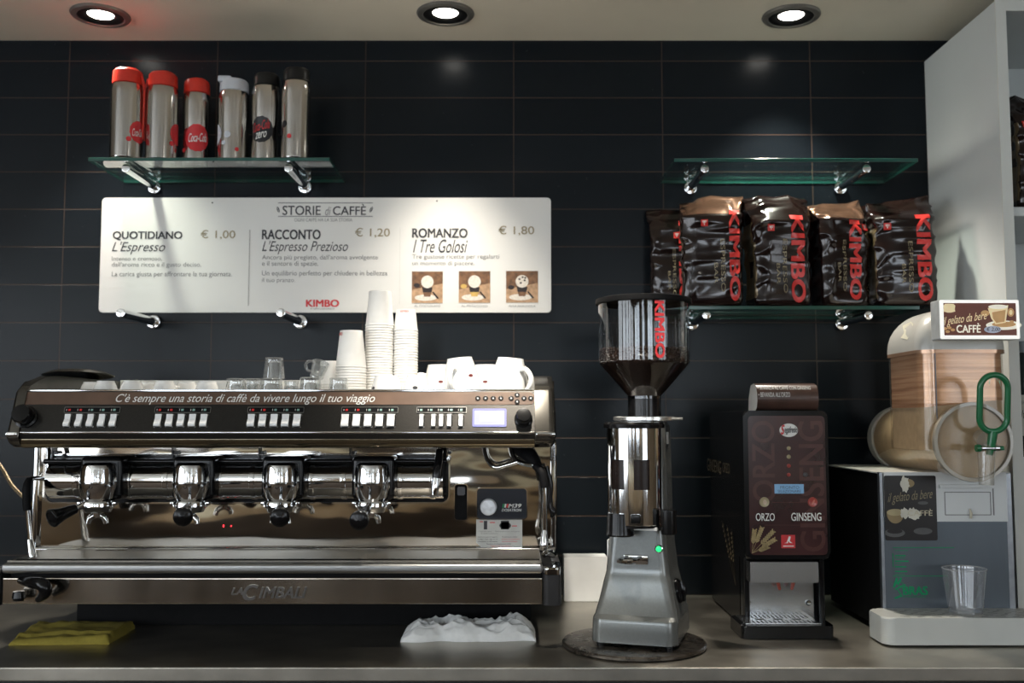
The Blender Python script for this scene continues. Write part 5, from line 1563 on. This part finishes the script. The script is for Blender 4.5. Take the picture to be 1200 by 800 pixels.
# coffee film drying on the inner wall above the slush
def film_mat():
    m, t, p = nt('coffee_film')
    N, L = t.nodes, t.links
    tc = N.new('ShaderNodeTexCoord'); mp = N.new('ShaderNodeMapping'); mp.inputs['Scale'].default_value = (3, 3, 110)
    L.new(tc.outputs['Object'], mp.inputs[0])
    nz = N.new('ShaderNodeTexNoise'); nz.inputs['Scale'].default_value = 1.0; nz.inputs['Detail'].default_value = 3; L.new(mp.outputs[0], nz.inputs['Vector'])
    rp = N.new('ShaderNodeValToRGB')
    rp.color_ramp.elements[0].position = .35; rp.color_ramp.elements[0].color = (.46, .22, .11, 1)
    rp.color_ramp.elements[1].position = .68; rp.color_ramp.elements[1].color = (.92, .54, .32, 1)
    L.new(nz.outputs['Fac'], rp.inputs[0]); L.new(rp.outputs[0], p.inputs['Base Color'])
    p.inputs['Roughness'].default_value = .22; p.inputs['Metallic'].default_value = .25; p.inputs['Coat Weight'].default_value = .5
    return m
bm = BM()
k = len(i_)
wave = lambda u, v: zliq + .010 * math.sin((u - tx_0) / (tx_1 - tx_0) * 2.2 - .7)
A = [bm.verts.new(Vector((u, v, wave(u, v)))) for u, v in i_]; B = [bm.verts.new(Vector((u, v, zlid - .001))) for u, v in i_]
for i in range(k): bm.faces.new((A[i], A[(i + 1) % k], B[(i + 1) % k], B[i]))
bm.faces.new(B)
obj('dried_coffee_film', bm, film_mat(), tk, label='copper brown film of dried coffee on the tank wall')
bm = BM()
i2 = rrect(tx_0 + .0045, 2.1545, tx_1 - .0045, TYB - .0045, .029, 8)
A = [bm.verts.new(Vector((u, v, zbar + .001))) for u, v in i2]; B = [bm.verts.new(Vector((u, v, wave(u, v) + .004))) for u, v in i2]
for i in range(k): bm.faces.new((A[i], A[(i + 1) % k], B[(i + 1) % k], B[i]))
bm.faces.new(B)
obj('tank_slush', bm, SL_, tk, label='tan coffee slush')
bm = BM()
tube(bm, [(tx_0 + .030, 2.1485, zlid), (tx_0 + .030, 2.1485, zbar + .02)], .0012, 8, smooth=False); obj('tank_seam', bm, mat('seam_blue', (.16, .19, .24), .3), tk)
# lid: shallow pale dome
bm = BM()
rings = []
zl1 = Hz(366, 2.26)
for q in range(9):
    s = q / 8
    ins = .075 * (1 - math.cos(s * math.pi / 2)) 
    pl = rrect(tx_0 - .003 + ins, 2.147 + ins * .8, tx_1 + .003 - ins, TYB + .003 - ins * .8, .034, 8)
    rings.append([bm.verts.new(Vector((u, v, zlid + .004 + (zl1 - zlid - .004) * math.sin(s * math.pi / 2)))) for u, v in pl])
pl = rrect(tx_0 - .003, 2.147, tx_1 + .003, TYB + .003, .034, 8)
rings.insert(0, [bm.verts.new(Vector((u, v, zlid - .008))) for u, v in pl])
for A, B in zip(rings, rings[1:]):
    for i in range(len(A)): bm.faces.new((A[i], A[(i + 1) % len(A)], B[(i + 1) % len(A)], B[i]))
bm.faces.new(rings[-1])
lid = obj('tank_lid', bm, mat('lid_grey_plastic', (.55, .54, .50), .25, 0, .05, 10, coat=.4), GD, ang=50)
bm = BM()
pl = rrect(tx_0 - .004, 2.146, tx_1 + .004, TYB + .004, .035, 8); pi_ = rrect(tx_0 - .001, 2.149, tx_1 + .001, TYB + .001, .033, 8)
hoop(bm, pl, pi_, up, zlid - .012, zlid - .004)
obj('lid_rim', bm, mat('copper_rim', (.50, .30, .19), .2, .5, .1, 20, coat=.4), lid)
bm = BM()
q0 = at(1064, 388, 2.17)
bmesh.ops.create_grid(bm, x_segments=1, y_segments=1, size=1)
bm.clear()
lbv = BVHTree.FromObject(lid, bpy.context.evaluated_depsgraph_get()) if False else None
pts = [(1058, 382), (1068, 377), (1071, 380), (1064, 398), (1056, 396), (1060, 390)]
lm = bmesh.new(); lm.from_mesh(lid.data); lm.transform(T(*origin_of(lid))); lt = BVHTree.FromBMesh(lm); lm.free()
vs = []
for p in pts:
    d = ray(*p); h_ = lt.ray_cast(EYE, d.normalized())
    if h_[0]: vs.append(bm.verts.new(h_[0] + h_[1] * .0012))
if len(vs) > 2:
    bm.faces.new(vs); obj('torn_tape', bm, mat('tape_cream', (.62, .60, .48), .5), lid)
else: bm.free()
# tap
bm = BM()
tp = at(1155, 524, 2.075)
cyl(bm, at(1156, 523, 2.075) + Vector((0, 0, .004)), at(1156, 568, 2.075), .0175, .0150, 28)
cyl(bm, at(1150, 512, 2.108), at(1155, 516, 2.075), .017, .017, 28)
tap = obj('tap_spout', bm, thin_glass('tap_clear', (.86, .85, .82), ior=1.5, rough=.05, boost=1.8, haze=.14, hcol=(.55, .52, .46)), GD)
bm = BM()
TF = Frame((0, 2.062, 0))
u0, v0, u1, v1 = TF.rect(1147.5, 505.5, 1177.5, 439.5)
rr_ = (u1 - u0) / 2
path = rrect(u0, v0, u1, v1, rr_ * .98, 12)
tube(bm, [TF.P(u, v, .0 + (v - v0) * .12) for u, v in path], .0062, 12, closed=True)
cu = (u0 + u1) / 2
tube(bm, [TF.P(cu, v0 + .001, 0), TF.P(cu - .002, v0 - .018, -.002), TF.P(TF.hit(1160, 533)[0], TF.hit(1160, 533)[1], -.003)], [.0085, .0090, .0065], 12)
GREENP = mat('green_plastic', (0.010, 0.155, 0.055), 0.28, 0, 0.1, 30, coat=.3)
hnd = obj('tap_handle', bm, GREENP, GD)
text('pull_text', 'PULL', TF.rect(1155, 443, 1170, 438.6), lambda u, v, d: TF.P(u, v - 2.2 * (u - cu) ** 2 / .02, d + .0120), mat('pale_green_print', (.35, .62, .45), .4), hnd, d=.0022, bold=.02)
bm = BM()
for px, rr2, m2 in ((1146, .0075, 0), (1152, .0062, 1), (1168, .0062, 1), (1173.5, .0045, 0)):
    p = at(px, 525, 2.058)
    cyl(bm, p - Vector((.004, 0, 0)), p + Vector((.004, 0, 0)), rr2, n=20, mi=m2)
cyl(bm, at(1146, 525, 2.058), at(1174, 525, 2.058), .0028, n=12, mi=1)
obj('pivot_bolt', bm, [GREENP, CHROME], hnd)
# lit sign on the lid
sgY = 2.10
SGF = Frame((0, sgY, 0))
r = SGF.rect(1101.5, 397.5, 1193.5, 351)
sgn = thing('illuminated_sign', 'small lit brown and white coffee sign on top of the granita tank', 'sign', ((r[0] + r[2]) / 2, sgY + .02, r[1]))
bm = BM()
prism(bm, rrect(*r, .003), SGF.P, -.042, 0, .0015)
obj('sign_box', bm, mat('sign_case_grey', (.50, .52, .52), .35), sgn)
bm = BM()
hoop(bm, rrect(r[0] + .001, r[1] + .001, r[2] - .001, r[3] - .001, .003), rrect(*SGF.rect(1106, 393, 1190, 355), .001), SGF.P, -.001, .0025)
obj('sign_border', bm, mat('sign_border_lit', (.85, .85, .82), .35, emit=(1, .97, .90), estr=.55), sgn)
SBR = mat('sign_brown_lit', (.085, .022, .010), .35, emit=(.30, .055, .018), estr=.14)
r = SGF.rect(1106, 393, 1190, 355)
bm = BM(); flat(bm, rrect(*r, 0), SGF.P, .0010); fc = obj('sign_face', bm, SBR, sgn)
LIT = mat('sign_cream_lit', (.80, .66, .40), .4, emit=(1, .80, .45), estr=.30)
LITW = mat('sign_white_lit', (.85, .80, .68), .4, emit=(1, .93, .75), estr=.35)
LITT = mat('sign_tan_lit', (.50, .30, .13), .4, emit=(.65, .36, .12), estr=.25)
text('sign_text', 'CAFFÈ', SGF.rect(1120.5, 389.8, 1148.5, 378.5), SGF.P, LITW, fc, d=.0018, bold=.03)
def slant(u, v, d): return SGF.P(u, v + (u - r[0]) * .14, d)
text('script_text', 'il gelato da bere', SGF.rect(1104.5, 384, 1156, 371.5), slant, LIT, fc, d=.0018, shear=.4)
def sf(bm, pts, d, mi=0): flat(bm, [SGF.hit(*p) for p in pts], SGF.P, d, mi)
def se(bm, px, py, rx, ry, d, mi=0, a0=0, a1=360): sf(bm, [(px + rx * math.cos(R(a)), py - ry * math.sin(R(a))) for a in [a0 + (a1 - a0) * i / 28 for i in range(28 if a1 - a0 >= 360 else 29)]], d, mi)
bm = BM()
sf(bm, [(1105, 358), (1107, 356), (1112, 355.8), (1117, 356), (1119, 358), (1118.5, 362), (1119, 365), (1114, 366.3), (1110, 366.3), (1105, 365), (1105.5, 361)], .0018, 0)
obj('crest_logo', bm, LIT, fc); bm = BM()
se(bm, 1176, 381, 21, 5.5, .0016, 1); se(bm, 1176, 380, 14, 3.2, .0018, 2)
sf(bm, [(1157, 361), (1181, 357.5), (1178, 378), (1166, 380), (1161, 373)], .0020, 0)
sf(bm, [(1162, 366), (1178, 363), (1176.5, 377), (1167, 378.5), (1163, 373)], .0022, 2)
se(bm, 1169, 359.5, 11.5, 2.6, .0024, 1)
se(bm, 1184, 366, 4, 5, .0017, 2); se(bm, 1184, 366, 2, 3, .0019, 0)
se(bm, 1154, 367, 5, 3.5, .0015, 2)
obj('cup_picture', bm, [LIT, LITW, LITT], fc)
for grp in (((1107, 385), (1112, 384), (1116, 386.5), (1110, 388.5)), ((1181, 379), (1185, 377))):
    bm = BM()
    for px, py in grp: se(bm, px, py, 2.6, 1.7, .0023, 0)
    obj('coffee_bean_print', bm, LITT, fc)
bm = BM(); se(bm, 1162.5, 386, 10, 4.2, .0028); prc = obj('price_oval', bm, mat('price_bluegrey', (.45, .48, .58), .4, emit=(.5, .53, .65), estr=.2), fc)
text('price_text', '€ 2,00', SGF.rect(1155.5, 388.6, 1171, 383.4), SGF.P, INK, prc, d=.0034, shear=.2)
# plastic cup on the drip tray
pcx = Xx(1131, 700, 2.150)
pc = thing('plastic_cup', 'clear empty plastic cup standing on the granita drip tray', 'cup', (pcx, 2.150, tz + .0005))
PCM = thin_glass('cup_plastic', (.90, .91, .92), ior=1.6, rough=.04, boost=2.0, haze=.07)
pr0, pr1, ph = .034, .0445, .092
bm = BM()
lathe(bm, [(0, .005), (pr0 * .9, .004), (pr0 * .93, 0), (pr0, .001), (pr0 * 1.02, ph * .14), (pr0 * 1.06, ph * .16), (pr1, ph), ], None, 56)
obj('cup_wall', bm, PCM, pc, local=True)
bm = BM(); tube(bm, [(pr1 * math.cos(a), pr1 * math.sin(a), ph) for a in [2 * math.pi * i / 56 for i in range(56)]], .0014, 8, closed=True); obj('cup_rim', bm, thin_glass('rim_plastic', (.8, .82, .84), ior=1.5, boost=2.5, haze=.25), pc, local=True)

# ------------------------------------------------------------------ cloths and the white box
def cloth(name, m, x0, x1, y0, y1, hfun, nx=90, ny=50, edge=None):
    bm = BM()
    V = []
    for j in range(ny + 1):
        row = []
        for i in range(nx + 1):
            s, t_ = i / nx, j / ny
            x, y = edge(s, t_) if edge else (x0 + (x1 - x0) * s, y0 + (y1 - y0) * t_)
            row.append(bm.verts.new((x, y, TOP_Z + .0008 + max(0, hfun(s, t_)))))
        V.append(row)
    for j in range(ny):
        for i in range(nx): bm.faces.new((V[j][i], V[j][i + 1], V[j + 1][i + 1], V[j + 1][i]))
    low = {}
    rim = [V[0][i] for i in range(nx + 1)] + [V[j][nx] for j in range(1, ny + 1)] + [V[ny][i] for i in range(nx - 1, -1, -1)] + [V[j][0] for j in range(ny - 1, 0, -1)]
    lo = [bm.verts.new((v.co.x, v.co.y, TOP_Z + .0004)) for v in rim]
    for i in range(len(rim)):
        j = (i + 1) % len(rim); bm.faces.new((rim[i], rim[j], lo[j], lo[i]))
    bm.faces.new(lo)
    return obj(name, bm, m, None, ang=70)
def towel_h(s, t_):
    e = min(1, min(s, 1 - s) * 9) ** .5 * min(1, min(t_ * 5 + .25, (1 - t_) * 6)) ** .6
    p = Vector((s * 3.6, t_ * 1.8, 3.3))
    n1 = noise.noise(p + Vector((0, noise.noise(p * .8) * 1.2, 0)))
    rid = (1 - abs(noise.noise(Vector((s * 6 + t_ * 1.5, t_ * 3.5 - s * 2.2, 8.1)))) * 2.2)
    rid2 = (1 - abs(noise.noise(Vector((s * 8 - t_ * 4, t_ * 7 + s * 4, 2.7)))) * 2.2)
    hgt = .017 + .011 * n1 + .013 * max(0, rid) + .006 * max(-.4, rid2) + .012 * math.exp(-((s - .85) / .10) ** 2) + .008 * math.exp(-((s - .40) / .08) ** 2)
    return hgt * e
twx0, twx1 = Xx(471, 745, 2.16), Xx(628, 745, 2.16)
def tw_edge(s, t_):
    return (twx0 + (twx1 - twx0) * s + .006 * noise.noise(Vector((t_ * 3, s * 2, 1))), 2.135 + .10 * t_ + .012 * noise.noise(Vector((s * 5, 0, 4))) + .010 * s)
tw = cloth('towel', mat('white_towel', (.84, .84, .82), .85, 0, .04, 90, bump=.15, bscale=900), 0, 0, 0, 0, towel_h, 130, 60, tw_edge)
tag(tw, 'crumpled white towel lying on the counter in front of the espresso machine', 'towel')
YC = mat('yellow_cloth', (.27, .215, .03), .9, 0, .12, 200, bump=.25, bscale=1200)
yc = [at(10, 757.5, 2.02), at(128, 754.5, 2.03), at(150, 740, 2.13), at(38, 735, 2.17)]
def yedge(s, t_):
    a = Vector((Xx(10, 757, 2.105), 2.105)).lerp(Vector((Xx(128, 755, 2.115), 2.115)), s)
    b = Vector((Xx(42, 738, 2.28), 2.28)).lerp(Vector((Xx(158, 738, 2.27), 2.27)), s)
    p = a.lerp(b, t_)
    return p.x + .003 * noise.noise(Vector((t_ * 4, s, 2))), p.y + .004 * noise.noise(Vector((s * 6, t_, 5)))
yl = cloth('cleaning_cloth', YC, 0, 0, 0, 0, lambda s, t_: (.010 + .006 * noise.noise(Vector((s * 3, t_ * 3, 7))) + .003 * noise.noise(Vector((s * 9, t_ * 7, 2))) + .008 * s * (1 - t_) + (.005 if t_ > .22 + .04 * math.sin(s * 5) else 0)) * min(1, t_ * 14 + .45) * min(1, min(s, 1 - s) * 20 + .4), 70, 40, yedge)
tag(yl, 'folded yellow cleaning cloth on the counter under the left end of the machine', 'cloth')
bm = BM()
wx0, wx1 = Xx(661, 680, 2.60), Xx(712, 680, 2.60)
prism(bm, rrect(wx0, TOP_Z + .001, wx1, Hz(652, 2.60), .003), lambda u, v, d: Vector((u, d, v)), 2.66, 2.60, .003)
wb = obj('white_box', bm, mat('white_box_card', (.60, .61, .61), .5, 0, .08, 12), None)
tag(wb, 'white box standing at the wall between espresso machine and grinder', 'box')
